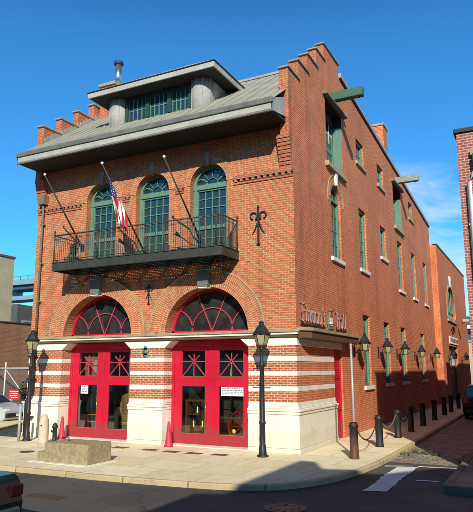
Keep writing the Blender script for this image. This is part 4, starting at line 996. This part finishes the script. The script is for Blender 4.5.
def street_lamp(x, y, label):
    t = thing('street_lamp', label, 'street lamp', (x, y, 0), 0, 'black iron street lamps in front of the firehouse')
    m = MB('iron'); m.lathe([(.17, 0), (.17, .04), (.12, .07), (.10, .3), (.085, .34), (.082, .9), (.10, .93), (.10, .98), (.078, 1.02), (.068, 2.55), (.085, 2.58), (.085, 2.64), (.055, 2.68), (.045, 3.05), (.07, 3.1)], x, y, 14)
    m.build('post', t)
    m = MB('iron'); m.tube([(x - .27, y, 2.5), (x + .27, y, 2.5)], .018, 6); m.lathe([(0, -.03), (.03, 0), (0, .03)], x - .28, y, 8, z0=2.5); m.lathe([(0, -.03), (.03, 0), (0, .03)], x + .28, y, 8, z0=2.5); m.build('ladder_bar', t)
    m = MB('iron')
    for k in range(4): a = pi / 4 + k * pi / 2; m.tube([(x, y, 3.05), (x + .12 * cos(a), y + .12 * sin(a), 3.10), (x + .165 * cos(a), y + .165 * sin(a), 3.21)], .012, 5)
    m.build('lantern_cradle', t)
    lantern(t, x, y, 3.52); return t
lampR = street_lamp(-.75, -.94, 'black lantern street lamp in front of the right corner pier')
dup(lampR, (-9.9, -1.1, 0), 'black lantern street lamp at the left corner beside the downspout')
LY = [6.4, 10.4, 14.4, 19.3, 25.1]
wl_names = ['black wall lantern nearest the hall sign, left of the first ground window',
            'black wall lantern on the brick side wall, left of the second ground window',
            'black wall lantern on the side wall above the red alarm box',
            'black wall lantern on the side wall, left of the last ground floor window',
            'black wall lantern at the far end of the side wall, next to the wing']
def wall_lamp(x, y, label):
    t = thing('wall_lamp', label, 'wall lamp', (x, y, 3.2), 0, 'black lanterns bracketed on the alley wall')
    m = MB('iron'); m.box(x + .002, x + .03, y - .06, y + .06, 3.0, 3.5)
    m.tube([(x + .02, y, 3.42), (x + .2, y, 3.50), (x + .45, y, 3.84)], .016, 6)
    m.tube([(x + .02, y, 3.10), (x + .12, y, 3.16), (x + .45, y, 3.26)], .018, 6)
    m.tube([(x + .03, y, 3.2), (x + .1, y, 3.36), (x + .2, y, 3.36), (x + .2, y, 3.24), (x + .14, y, 3.22)], .012, 6)
    m.build('bracket', t); lantern(t, x + .45, y, 3.50, .88); return t
wl0 = wall_lamp(0, LY[0], wl_names[0])
for y, n in zip(LY[1:], wl_names[1:]): dup(wl0, (0, y, 3.2), n)
dup(wl0, (.45, 30.6, 3.2), 'black wall lantern left of the dark double door of the wing')
dup(wl0, (.45, 38.6, 3.2), 'black wall lantern right of the dark double door of the wing')

# ------------------------------------------------------------------ street furniture
def bollard(x, y, label, mt='ironrust'):
    t = thing('bollard', label, 'bollard', (x, y, 0), 0, 'black iron bollards along the alley kerb')
    m = MB(mt); m.lathe([(.138, 0), (.138, .05), (.124, .08), (.119, .85), (.131, .87), (.131, .91), (.119, .93), (.115, .98), (.085, 1.0)], x, y, 18); m.build('body', t)
    m = MB('ironrust'); m.lathe([(.138, .86), (.141, .89), (.138, .92)], x, y, 18); m.tube([(x, y + .125, .88), (x, y + .20, .86), (x, y + .2, .82)], .015, 6); m.tube([(x, y - .125, .88), (x, y - .20, .86), (x, y - .2, .82)], .015, 6); m.build('collar', t)
    return t
BYS = [-.15, 2.78, 5.62, 8.1, 10.9, 14.2, 17.6, 20.3, 23.8]
bn = ['rusty black bollard nearest the camera, on the sunlit corner', 'second black bollard from the corner, sunlit, with a pale scrape', 'third black bollard from the corner, at the edge of the wall shadow',
      'first bollard standing in the alley shadow, fourth from the corner', 'fifth black bollard from the corner, in the alley shadow', 'sixth black bollard from the corner, in the alley shadow',
      'seventh black bollard from the corner, in the alley shadow', 'eighth black bollard from the corner, deep in the alley shadow', 'last black bollard far down the alley, near the wing']
bollard(1.74, BYS[0], bn[0], 'rusty')
b0 = bollard(1.75, BYS[1], bn[1])
for y, n in zip(BYS[2:], bn[2:]): dup(b0, (1.75, y, 0), n)
for i, lab in ((0, 'sagging iron chain between the first and second bollards'), (1, 'sagging iron chain between the second and third bollards'), (2, 'sagging iron chain between the third bollard and the first shaded one')):
    y0, y1 = BYS[i] + .2, BYS[i + 1] - .2; c = MB('ironrust' if i != 1 else 'bronze'); n = 40
    for k in range(n):
        t = (k + .5) / n; y = y0 + (y1 - y0) * t; zc = .84 - 4 * (.46 if i == 0 else .34) * t * (1 - t); dz = -4 * .4 * (1 - 2 * t) * .5 * (y1 - y0) / n / (y1 - y0)
        a = k % 2; hw = .022; l_ = (y1 - y0) / n * .75
        pts = [(1.745 + (hw * cos(q) if a else 0), y + l_ * sin(q), zc + (hw * cos(q) if not a else 0) + dz * sin(q)) for q in [2 * pi * j / 8 for j in range(9)]]
        c.tube(pts, .008, 4, False)
    tag(c.build('chain', origin=(1.745, (y0 + y1) / 2, .5)), lab, 'chain', 'chains between the bollards')
p = MB('alu'); p.tube([(1.66, .22, 0), (1.64, .24, 3.2)], .035, 10); p.lathe([(.04, 3.19), (.045, 3.22), (0, 3.25)], 1.64, .24, 10)
tag(p.build('sign_post', origin=(1.66, .22, 0)), 'thin grey steel post without a sign, standing behind the corner bollard', 'post')
p = MB('alu'); p.tube([(-10.08, -1.3, 0), (-10.08, -1.3, 1.22)], .05, 12); p.lathe([(.052, 1.21), (.04, 1.26), (0, 1.28)], -10.08, -1.3, 12)
tag(p.build('short_post', origin=(-10.08, -1.3, 0)), 'short pale steel post beside the left street lamp', 'post')
# guard stone
gs = MB('stone_post'); gs.lathe([(.175, -.01), (.172, .1), (.165, .65), (.15, .8), (.11, .93), (.06, .98), (.0, 1.0)], -8.72, -1.50, 18)
gso = gs.build('guard_stone', origin=(-8.72, -1.50, 0)); tag(gso, 'whitish round-topped guard stone in front of the left pier', 'guard stone')
gi = MB('iron'); gi.tube([(-8.68, -1.64, .62), (-8.68, -1.68, .62)], .025, 8); gi.build('iron_eye', gso)
sp = MB('iron'); sp.lathe([(.10, 0), (.10, .05), (.075, .08), (.075, .5), (.095, .52), (.095, .58), (.06, .66), (.0, .7)], -8.45, -1.25, 14); sp.tube([(-8.45, -1.25, .42), (-8.45, -1.39, .42)], .045, 10)
tag(sp.build('standpipe', origin=(-8.45, -1.25, 0)), 'small dark standpipe just right of the guard stone', 'standpipe')
# wheel guards at the door jambs
def guard(x, y, label, src=None):
    t = MB('redguard'); n = 14; prof = [(.165 - .12 * (k / n) ** .55, .78 * k / n) for k in range(n)] + [(.04, .78), (.0, .81)]
    t.lathe(prof, x, y, 14); return tag(t.build('wheel_guard', origin=(x, y, 0)), label, 'wheel guard', 'red iron wheel guards at the doors')
g0 = guard(-9.18, -.12, 'red conical wheel guard at the left jamb of the left door')
g1 = g0.copy(); COL.objects.link(g1); g1.location = (-4.48, -.2, 0); g1['label'] = 'red conical wheel guard at the left jamb of the right door'
# stepping stone
ss = thing('stepping_stone', 'big rough tan granite stepping stone with a low step, on the pavement', 'stone block', (-4.95, -4.0, 0), radians(0))
from mathutils import noise as mnoise
def rough_block(mb, x0, x1, y0, y1, z0, z1, n=(30, 20, 12), j=.014):
    vs = {}; fs = []; rr = .014
    cx, cy, cz = (x0 + x1) / 2, (y0 + y1) / 2, (z0 + z1) / 2
    def V(i, jj, k):
        key = (i, jj, k)
        if key not in vs:
            p = Vector((x0 + (x1 - x0) * i / n[0], y0 + (y1 - y0) * jj / n[1], z0 + (z1 - z0) * k / n[2]))
            q = Vector((min(max(p.x, x0 + rr), x1 - rr), min(max(p.y, y0 + rr), y1 - rr), min(max(p.z, z0), z1 - rr)))
            d = p - q
            if d.length > 1e-6: p = q + d.normalized() * rr
            f = Vector((mnoise.noise(p * 4.0), mnoise.noise(p * 4.0 + Vector((9, 0, 0))), mnoise.noise(p * 4.0 + Vector((0, 7, 0))))) * j + Vector((mnoise.noise(p * 15), mnoise.noise(p * 15 + Vector((5, 0, 0))), mnoise.noise(p * 15 + Vector((0, 5, 0))))) * j * .6
            if k == n[2]: f.z *= .4
            vs[key] = mb.bm.verts.new(p + f)
        return vs[key]
    for i in range(n[0]):
        for k in range(n[2]):
            for jj in (0, n[1]): fs.append([(i, jj, k), (i + 1, jj, k), (i + 1, jj, k + 1), (i, jj, k + 1)])
    for jj in range(n[1]):
        for k in range(n[2]):
            for i in (0, n[0]): fs.append([(i, jj, k), (i, jj + 1, k), (i, jj + 1, k + 1), (i, jj, k + 1)])
    for i in range(n[0]):
        for jj in range(n[1]):
            for k in (0, n[2]): fs.append([(i, jj, k), (i + 1, jj, k), (i + 1, jj + 1, k), (i, jj + 1, k)])
    for f in fs:
        q = mb.bm.faces.new([V(*a) for a in f]); q.material_index = mb.mi
m = MB('granite'); rough_block(m, -5.70, -4.2, -4.5, -3.52, -.01, .53); m.build('block', ss)
m = MB('granite'); rough_block(m, -6.04, -5.70, -4.44, -3.62, -.01, .26, (10, 16, 6), .015); m.build('step', ss)
m = MB('ironrust'); m.tube([(-5.62, -3.95, .48), (-5.62, -3.95, .6), (-5.36, -3.95, .6), (-5.36, -3.95, .48)], .018, 6); m.build('ring', ss)
m = MB('stone_white'); m.prism([(-6.2, -4.62), (-4.1, -4.68), (-4.0, -3.5), (-4.2, -3.5), (-6.2, -3.9)], 'z', .001, .012); m.build('mortar_bed', ss)
# cellar grates and covers
gratelab = ['reddish cellar grate left of the right door, leftmost of its row', 'reddish cellar grate in front of the left leaf of the right door', 'reddish cellar grate in front of the middle of the right door', 'reddish cellar grate in front of the right leaf of the right door', 'reddish cellar grate in front of the right edge of the left door']
for (x, y), lab in zip(((-4.55, -1.15), (-3.72, -1.22), (-2.9, -1.22), (-2.05, -1.15), (-5.75, -1.1)), gratelab):
    m = MB('drain'); m.box(x - .26, x + .26, y - .16, y + .16, -.01, .006)
    for k in range(6): xx = x - .21 + k * .084; m.box(xx - .014, xx + .014, y - .13, y + .13, .006, .012)
    tag(m.build('cellar_grate', origin=(x, y, 0)), lab, 'grate', 'cellar grates in the pavement')
def cover(x, y, r, z, label, name='manhole_cover'):
    m = MB('manhole'); m.lathe([(r, z - .01), (r, z + .012), (r * .93, z + .012), (r * .92, z + .006), (r * .5, z + .006), (r * .5, z + .011), (r * .42, z + .011), (r * .4, z + .006), (0.01, z + .006)], x, y, 28, 0, False)
    for k in range(10): a = 2 * pi * k / 10; m.box(x + r * .68 * cos(a) - .03, x + r * .68 * cos(a) + .03, y + r * .68 * sin(a) - .03, y + r * .68 * sin(a) + .03, z + .006, z + .012)
    tag(m.build(name, origin=(x, y, z)), label, 'manhole cover')
cover(2.05, -6.1, .42, RZ, 'round iron manhole cover in the shadowed road near the alley mouth')
cover(-7.7, -3.2, .22, 0, 'small round iron cover in the left pavement', 'valve_cover')
m = MB('manhole'); m.box(-3.35, -2.35, -7.62, -7.18, RZ - .05, RZ + .008)
for k in range(9): x = -3.27 + k * .105; m.box(x, x + .05, -7.56, -7.24, RZ + .008, RZ + .016)
tag(m.build('road_drain', origin=(-2.85, -7.4, RZ)), 'oblong rusty drain cover in the road behind the black car', 'drain cover')

# flagpoles and flag
def flagpole(x, top, base, label, src=None):
    t = thing('flagpole', label, 'flagpole', (x, base[0], base[1]), 0, 'flagpoles slanting out over the balcony')
    m = MB('ironbal' if src != 'w' else 'alu'); m.tube([(x, base[0], base[1]), (x, top[0], top[1])], [.035, .022], 8); m.build('pole', t)
    m = MB('whiteball'); m.lathe([(0, -.052), (.037, -.037), (.052, 0), (.037, .037), (0, .052)], x, top[0], 12, z0=top[1] + .03); m.build('ball_finial', t)
    m = MB('iron'); m.tube([(x, base[0] + .1, base[1] - .1), (x, base[0] - .16, base[1] + .16)], .055, 8); m.box(x - .06, x + .06, base[0], base[0] + .03, base[1] - .15, base[1] + .1); m.build('socket', t)
    return t
flagpole(-8.70, (-2.18, 9.37), (-.06, 7.12), 'bare slanting flagpole at the left end of the balcony')
flagpole(-5.82, (-2.50, 9.23), (.06, 6.62), 'slanting flagpole carrying the striped flag, middle of the balcony')
flagpole(-3.55, (-2.2, 9.17), (.06, 7.0), 'bare slanting flagpole at the right end of the balcony')
fl = MB('flag'); NX, NY = 28, 18; px_ = -5.82
def fpoint(i, j):
    u, v = i / NX, j / NY                     # u along fly (hanging down), v along hoist
    t = .13 + .26 * (1 - v)                   # place along the pole from the tip
    y = -2.50 + 2.56 * t; z = 9.23 - 2.61 * t
    fold = sin(u * 2.6 + v * 12) * .13 * min(1, u * 2.5)
    return (px_ + .03 + fold + (.16 * (1 - v) + .12 * v) * u, y + (.16 + .22 * v) * u + .07 * sin(v * 14 + u * 3) * u, z - u * (1.05 + .35 * v) + .05 * sin(v * 11) * u)
for i in range(NX):
    for j in range(NY):
        q = [(i, j), (i + 1, j), (i + 1, j + 1), (i, j + 1)]
        f = fl.face([fpoint(*a) for a in q], [(a / NX, b_ / NY) for a, b_ in q]); f.smooth = True
bmesh.ops.remove_doubles(fl.bm, verts=fl.bm.verts, dist=1e-4)
fo = fl.build('flag', origin=(px_, -2.0, 8.8)); tag(fo, 'red and white striped flag with blue corner hanging limp from the middle flagpole', 'flag')

# notices on the doors
def notice(x0, x1, z0, z1, y, label, lines=4):
    m = MB('paper'); m.box(x0, x1, y - .002, y, z0, z1); m.mat('ink'); h = (z1 - z0) / (lines + 1)
    for k in range(lines):
        xx = x0 + .04
        while xx < x1 - .05:
            w_ = random.uniform(.03, .09); zz = z1 - h * (k + .7); m.box(xx, min(xx + w_, x1 - .03), y - .004, y - .002, zz - h * .25, zz + h * .2); xx += w_ + .02
    tag(m.build('notice', origin=((x0 + x1) / 2, y, z0)), label, 'notice')
notice(-9.02 + .07, -9.02 + .42, 1.60, 1.90, .538, 'small white paper notice in the glass of the left door')
notice(-2.92, -2.0, 1.62, 1.9, .538, 'wide white paper notice in the glass of the right door')
m = MB('yellow'); m.tube([(-2.45, .538, .5), (-2.45, .536, .5)], .07, 14)
tag(m.build('sticker', origin=(-2.45, .537, .5)), 'round yellow sticker low on the glass of the right door', 'sticker')
m = MB('signred'); m.box(.003, .09, 15.0, 15.42, 2.2, 2.62); m.box(.01, .12, 15.08, 15.34, 2.02, 2.2)
tag(m.build('alarm_box', origin=(0, 15.2, 2.3)), 'small red alarm box on the side wall under the third lantern', 'alarm box')

# ------------------------------------------------------------------ vehicles
def car(name, label, loc, rz, paintm, L_=4.5, Wd=1.78, kind='sedan', trim='iron', lens='taillight'):
    """+x is the nose; local coordinates"""
    t = thing(name, label, 'car', loc, rz)
    h = L_ / 2
    if kind == 'sedan':
        prof = [(-h, .35), (-h - .02, .62), (-h + .05, .92), (-h + .18, 1.0), (-h + .75, 1.03), (-.62 * h, 1.05), (.38 * h, .99), (.85 * h, .86), (h - .04, .72), (h, .5), (h - .03, .28), (h - .2, .2), (-h + .2, .2)]
        cab = [(-.66 * h, 1.04), (-.36 * h, 1.40), (-.05 * h, 1.46), (.14 * h, 1.42), (.46 * h, .98)]
    else:
        prof = [(-h, .42), (-h - .02, .7), (-h + .02, 1.12), (.42 * h, 1.12), (.88 * h, 1.0), (h - .04, .8), (h, .5), (h - .05, .32), (h - .2, .25), (-h + .2, .25)]
        cab = [(-h + .04, 1.11), (-h + .22, 1.72), (-h + .5, 1.78), (.05 * h, 1.78), (.2 * h, 1.72), (.5 * h, 1.12)]
    def loft(mb, pr, half, tuck):
        n = len(pr); rows = [(-1, -.0), (-.97, .0), (.97, .0), (1, 0)]
        ys = [-half, -half * .93, half * .93, half]; sc = [.94, 1, 1, .94]; cx = sum(p[0] for p in pr) / n; cz = sum(p[1] for p in pr) / n
        v = []
        for y, k in zip(ys, sc):
            for p in pr: v.append((cx + (p[0] - cx) * (k if k == 1 else .985), y * (1 - tuck * max(0, p[1] - 1.0) / .5), cz + (p[1] - cz) * k))
        f = [tuple(range(n))[::-1], tuple(range(3 * n, 4 * n))]
        for r in range(3):
            for i in range(n): f.append((r * n + i, r * n + (i + 1) % n, (r + 1) * n + (i + 1) % n, (r + 1) * n + i))
        mb.faces_shared(v, f)
    b_ = MB(paintm); loft(b_, prof, Wd / 2, 0); body = b_.build('body', t, bevel=.045, local=True, seg=3)
    c_ = MB(paintm); loft(c_, cab, Wd / 2 * .92, .18); c_.build('cabin', t, bevel=.06, local=True, seg=3)
    gl = MB('glass')
    inset = [(p[0] * .93 + .0, p[1] - .09 if p[1] > 1.3 else p[1] + .02) for p in cab]
    for s in (-1, 1): gl.faces_shared([(p[0], s * (Wd / 2 * .925 * (1 - .18 * max(0, p[1] - 1.0) / .5) + .004), p[1]) for p in inset], [tuple(range(len(inset)))])
    a, b2 = cab[-2], cab[-1]; gw = Wd / 2 * .72
    gl.faces_shared([(b2[0] + .02 - .05, -gw * 1.08, b2[1] + .06), (b2[0] - .03, gw * 1.08, b2[1] + .06), (a[0] + .05, gw * .95, a[1] - .02), (a[0] + .05, -gw * .95, a[1] - .02)], [(0, 1, 2, 3)])
    a, b2 = cab[1], cab[0]; gl.faces_shared([(b2[0] - .03 + .03, -gw * 1.05, b2[1] + .08), (b2[0], gw * 1.05, b2[1] + .08), (a[0] - .03, gw * .95, a[1] - .03), (a[0] - .03, -gw * .95, a[1] - .03)], [(0, 1, 2, 3)])
    gl.build('windows', t, local=True)
    for sx in (-.6, .62):
        for s in (-1, 1):
            wv = MB('rubber'); x, y = sx * h, s * (Wd / 2 - .1); wv.tube([(x, y - .11, .33), (x, y + .11, .33)], .33, 22); wo = wv.build('wheel', t, local=True, bevel=.02)
            rm = MB('alu'); yy = y + s * .112; rm.tube([(x, yy - .01 * s, .33), (x, yy + .012 * s, .33)], .2, 14); r_o = rm.build('rim', wo, local=True)
    for s in (-1, 1):
        hl = MB('white'); hl.box(h - .14, h - .02, s * Wd * .37 - .17, s * Wd * .37 + .17, .62, .76); hl.build('headlight', t, local=True, bevel=.03)
        tl = MB(lens); zt = .78 if kind == 'sedan' else .95
        tl.box(-h - .03, -h + .08, s * Wd * .40 - .14, s * Wd * .40 + .12, zt - .09, zt + (.09 if kind == 'sedan' else .2)); tl.build('taillight', t, local=True, bevel=.02)
    for x, nm in ((h, 'front'), (-h, 'rear')):
        bp = MB(trim); sgn = 1 if x > 0 else -1; bp.box(min(x - .12 * sgn, x + .05 * sgn), max(x - .12 * sgn, x + .05 * sgn), -Wd * .46, Wd * .46, .34, .56); bp.build('bumper', t, local=True, bevel=.05)
        pl = MB('paper'); pl.box(min(x + .03 * sgn, x + .062 * sgn), max(x + .03 * sgn, x + .062 * sgn), -.16, .16, .62 if sgn < 0 else .40, .74 if sgn < 0 else .52); pl.build('plate', t, local=True)
    for s in (-1, 1):
        mr = MB(paintm); mr.box(.30 * h, .30 * h + .12, s * (Wd / 2 + .02) - .09, s * (Wd / 2 + .02) + .09, 1.02, 1.16); mr.build('mirror', t, local=True, bevel=.03)
        hd_ = MB('iron'); hd_.box(-.1, .1, s * (Wd / 2 - .012) - .02, s * (Wd / 2 - .012) + .02, .86, .89); hd_.build('door_handle', t, local=True)
    return t
car('parked_car', 'black sedan in the road at the lower left, only its end in view', (-3.05, -10.9, RZ), pi, 'carblack', 4.6, 1.8, trim='cargrey', lens='smoked')
car('parked_car', 'dark hatchback with red tail lights parked in the shaded alley', (3.72, 18.4, RZ), radians(90), 'carblack', 4.3, 1.75, 'suv')
car('parked_car', 'silver car parked in the lot behind the yellow kerb', (-19.3, 5.2, RZ - .08), radians(0), 'carsilver', 4.5, 1.75)

# ------------------------------------------------------------------ left background
lb = thing('brick_building', 'low brown brick building behind the chain link fence', 'building', (-26, 20, 0))
m = MB('brick_old'); m.box(-34, -22, 7.3, 45, 0, 5.3); m.build('wall', lb); m = MB('dark_render'); m.box(-34.1, -21.93, 7.2, 45.1, 5.303, 5.36); m.build('coping', lb)
cb_ = thing('cream_building', 'cream rendered building with a dark red roof edge, at the far left', 'building', (-31, 11, 0))
m = MB('cream_render'); m.box(-40, -26, 8.0, 12.45, 0, 10.2); m.build('wall', cb_); m = MB('redletter'); m.box(-40.1, -25.94, 7.9, 12.5, 10.203, 10.34); m.build('roof_edge', cb_)
db = thing('dark_building', 'dark grey building with one pale framed window, between the cream building and the firehouse', 'building', (-45, 30, 0))
m = MB('dark_render'); m.prism([(26.0, 0), (42, 0), (42, 5.8), (34.0, 8.8), (26.0, 9.0)], 'x', -52, -40); m.build('wall', db)
m = MB('galv'); m.box(-39.99, -39.9, 26.6, 28.6, 6.2, 7.4); m.mat('glass'); m.box(-39.9, -39.86, 26.8, 28.4, 6.35, 7.25); m.build('window', db)
# bridge
br = thing('bridge', 'pale blue steel bridge crossing far behind the left buildings', 'bridge', (-120, 110, 0))
m = MB('bridge'); m.box(-260, -20, 108, 116, 27.0, 28.6); m.box(-260, -20, 109, 115, 22.6, 23.8); m.build('deck', br)
m = MB('bridgedk'); m.box(-260, -20, 109, 115, 25.8, 26.9); m.build('girder', br)
m = MB('bridge')
for k in range(16): x = -255 + k * 15; m = MB('bridge'); m.box(x, x + .8, 109, 115, 23.8, 25.8); m.build('strut', br)
for k in range(9): x = -250 + k * 27; m = MB('bridge'); m.box(x, x + 2.2, 110, 114, 0, 22.59); m.build('pier', br)
m = MB('bridge'); m.box(-260, -20, 107.6, 107.9, 29.4, 29.6)
for k in range(80): x = -260 + k * 3; m.box(x, x + .15, 107.6, 107.9, 28.6, 29.4)
m.build('railing', br)
m = MB('alu')
for k in range(5): x = -210 + k * 36; m.tube([(x, 108, 28.6), (x, 108, 35), (x + 2, 108, 35.6)], .2, 6)
m.build('light_pole', br)
# chain link fence
fe = thing('chain_link_fence', 'chain link fence with galvanised pipe rails beyond the yellow kerb', 'fence', (-16, 8, 0))
FY = 7.6
m = MB('fencepipe')
for z in (2.55,): m.tube([(-22, FY, z), (-11.2, FY, z)], .06, 8)
m.tube([(-22, FY, .1), (-11.2, FY, .1)], .03, 8); m.build('rail', fe)
for x in (-20.78, -17.6, -14.6, -11.6):
    m = MB('fencepipe'); m.tube([(x, FY, -.1), (x, FY, 2.9)], .045, 8); m.build('post', fe)
m = MB('fencepipe'); m.tube([(-20.7, FY, 2.45), (-18.2, FY, .15)], .03, 8); m.build('brace', fe)
m = MB('wire')
x0, x1, z0, z1 = -22, -11.2, .1, 2.55; st_ = .12; k = 0
c0 = x0 - (z1 - z0)
while c0 < x1:
    for s in (1, -1):
        pts = []
        a = max(x0, c0); b = min(x1, c0 + (z1 - z0))
        if b > a:
            za, zb = (z0 + (a - c0), z0 + (b - c0)) if s == 1 else (z1 - (a - c0), z1 - (b - c0))
            m.bar((a, FY, za), (b, FY, zb), .008, .006)
    c0 += st_
m.build('mesh', fe)
m = MB('signred'); m.box(-20.3, -19.45, FY - .09, FY - .07, .84, 1.38); m.mat('paper')
for k, (a, b) in enumerate(((-20.2, -19.55), (-20.15, -19.6), (-20.2, -19.65), (-20.1, -19.6))):
    xx = a
    while xx < b: w_ = random.uniform(.05, .12); m.box(xx, min(b, xx + w_), FY - .095, FY - .09, 1.25 - k * .11, 1.30 - k * .11); xx += w_ + .03
tag(m.build('fence_sign', origin=(-19.9, FY - .08, .84)), 'red sign with white lines of writing wired to the fence', 'sign')
def leaves(mb, c, rad, n, size):
    for _ in range(n):
        while True:
            d = [random.uniform(-1, 1) for _ in range(3)]
            if sum(q * q for q in d) < 1 and random.random() < .35 + .65 * sum(q * q for q in d): break
        p = [c[i] + d[i] * rad[i] for i in range(3)]; a = random.uniform(0, 6.28); t = random.uniform(-.8, .8); s = size * random.uniform(.6, 1.3)
        ux = (cos(a) * s, sin(a) * s, t * s * .5); vx = (-sin(a) * s * .5, cos(a) * s * .5, random.uniform(-.4, .4) * s)
        mb.face([tuple(p[i] - ux[i] for i in range(3)), tuple(p[i] + vx[i] for i in range(3)), tuple(p[i] + ux[i] for i in range(3)), tuple(p[i] - vx[i] for i in range(3))])
sh = thing('vine_bush', 'bright green leafy vine climbing the fence behind the left street lamp', 'shrub', (-18.6, 7.2, 0))
m = MB('stem')
for k in range(6): x = -18.9 + k * .15; m.tube([(x, 7.3, -.1), (x + random.uniform(-.2, .2), 7.25, .9), (x + random.uniform(-.3, .3), 7.3, 1.7)], [.02, .015, .006], 5)
m.build('stem', sh)
m = MB('leaf'); leaves(m, (-18.65, 7.2, 1.4), (.55, .3, .5), 500, .07); m.mat('leafdk'); leaves(m, (-18.5, 7.3, .9), (.6, .25, .8), 400, .07); m.build('foliage', sh)
wd_ = MB('leaf')
for (cx, cy, n) in ((3.0, 2.6, 60), (3.35, 2.5, 80), (3.65, 2.3, 60), (2.75, 2.0, 40), (4.4, 1.2, 40), (4.45, 2.4, 40)): leaves(wd_, (cx, cy, RZ + .06), (.22, .14, .05), n, .035)
tag(wd_.build('weeds', origin=(3.9, 4.4, RZ)), 'green weeds growing between the alley setts', 'weeds', kind='stuff')

# ------------------------------------------------------------------ right side of the alley
nb = thing('brick_rowhouse', 'dark red brick house corner with a white downpipe, at the right edge', 'building', (5.1, -.9, 0))
NX0, NY0 = 5.13, -.9
m = MB('brick_nb'); m.box(NX0, 18, NY0, 16.2, 0, 8.82); m.build('wall', nb)
m = MB('iron'); m.box(NX0 - .06, 18.05, NY0 - .06, 16.25, 8.823, 8.93); m.build('coping', nb)
m = MB('stone_tan'); m.prism([(5.46, 8.12), (6.2, 8.12), (6.2, 8.35), (5.62, 8.35), (5.46, 8.26)], 'y', NY0 - .12, NY0 - .002); m.build('corbel_stone', nb)
m = MB('iron'); m.box(5.52, 6.4, NY0 - .22, NY0 - .003, 7.80, 8.115); m.build('gutter_box', nb)
m = MB('white'); m.tube([(6.4, NY0 - .1, 7.75), (5.75, NY0 - .1, 7.72), (5.50, NY0 - .1, 7.60), (5.38, NY0 - .1, 7.35), (5.38, NY0 - .1, .1)], .062, 12)
for z in (6.2, 4.4, 2.4): m.box(5.30, 5.46, NY0 - .12, NY0 - .003, z, z + .04)
m.build('downpipe', nb)
for x in (7.2, 10.0, 13.0):
    for z in (1.0, 4.4):
        m = MB('white'); m.box(x, x + 1.1, NY0 - .02, NY0 - .003, z, z + 2.1); wn = m.build('window', nb); p = MB('glass'); p.box(x + .09, x + 1.01, NY0 - .03, NY0 - .021, z + .09, z + 2.0); p.build('pane', wn)
an = thing('brick_annex', 'lower brick annex beyond the rowhouse along the alley', 'building', (5.1, 17, 0))
m = MB('brick_nb'); m.box(5.13, 14, 16.26, 19.4, 0, 7.3); m.build('wall', an); m = MB('iron'); m.box(5.08, 14.05, 16.27, 19.4, 7.303, 7.38); m.build('coping', an)
a2 = thing('brick_warehouse', 'tall brick warehouse far down the right side of the alley', 'building', (5.1, 30, 0))
m = MB('brick_nb'); m.box(5.13, 18, 19.46, 60, 0, 8.85); m.build('wall', a2); m = MB('iron'); m.box(5.08, 18.05, 19.46, 60.05, 8.853, 8.93); m.build('coping', a2)
ft_ = thing('tan_building', 'tan building closing the far end of the alley', 'building', (4, 75, 0))
m = MB('tan_far'); m.box(-14, 14, 75, 85, 0, 6.2); m.build('wall', ft_)
m = MB('galv'); m.box(-14.1, 14.1, 74.9, 85.1, 6.203, 6.5); m.build('roof_edge', ft_)
m = MB('white')
for k in range(6): m.box(-12 + k * 4, -10.4 + k * 4, 74.96, 74.99, 2.6, 4.4)
m.build('window_frames', ft_)
vb = thing('overpass', 'blue grey steel overpass showing above the tan building at the end of the alley', 'bridge', (0, 140, 0))
m = MB('bridgedk'); m.box(-40, 60, 140, 148, 13.2, 15.2); m.mat('white'); m.box(-40, 60, 139.8, 139.95, 12.2, 13.1); m.build('deck', vb)
for k in range(5): m = MB('bridgedk'); m.box(-30 + k * 20, -28 + k * 20, 142, 146, 0, 13.19); m.build('pier', vb)

# ------------------------------------------------------------------ houses across the street and added sky-blocking masses, behind the camera
ac = thing('corner_house', 'brick corner house with a sloped shoulder roof across the street, its shadow on the road', 'building', (10, -23, 0))
m = MB('brick_nb'); m.prism([(5.0, RZ), (5.0, 6.5), (6.3, 8.25), (8.05, 8.62), (9.0, 10.3), (9.15, 11.2), (9.6, 11.2), (9.65, 10.55), (11.3, 10.8), (13.2, 11.8), (22, 11.8), (22, RZ)], 'y', -27, -19.2); m.build('wall', ac)
for x in (6.5, 9.5, 12.5, 15.5, 18.5):
    for z in (1.2, 4.4, 7.4):
        if x < 7 and z > 6: continue
        m = MB('white'); m.box(x, x + 1.2, -19.197, -19.16, z, z + 2); wn = m.build('window', ac); p = MB('glass'); p.box(x + .1, x + 1.1, -19.159, -19.14, z + .1, z + 1.9); p.build('pane', wn)
lo = thing('low_shop', 'low brick shop row across the street, behind the camera', 'building', (-12, -24, 0))
m = MB('brick_old'); m.box(-40, 2, -27, -19.6, RZ, 4.6); m.build('wall', lo); m = MB('brick_old'); m.box(-40, -13, -35, -27.05, RZ, 13); m.build('rear_sky_blocker', lo)  # tall rear mass is added out of view to cut sky fill
m = MB('white')
for k in range(10): m.box(-38 + k * 4, -35.4 + k * 4, -19.59, -19.55, .8, 3.2)
m.build('window_frames', lo)

ob = thing('added_sky_blocker', 'added tall dark mass, unseen behind the camera, blocking low sky light', 'building', (-15, -45, 0))  # unseen mass added to cut low sky light on the facade
m = MB('dark_render'); m.box(-45, 4, -50, -40, RZ, 18.5); m.build('wall', ob)
for k in range(12):
    for q in range(5):
        m = MB('glass'); m.box(-44 + k * 4, -41.6 + k * 4, -39.995, -39.95, 1.5 + q * 3.4, 3.4 + q * 3.4); m.build('window', ob)
tb = thing('added_sky_blocker_right', 'added tall brick mass, unseen far right behind the camera, blocking sky light', 'building', (40, -25, 0))  # another added mass out of view, trimming sky fill from the right
m = MB('brick_old'); m.box(27, 55, -32, -19, RZ, 22); m.build('wall', tb)
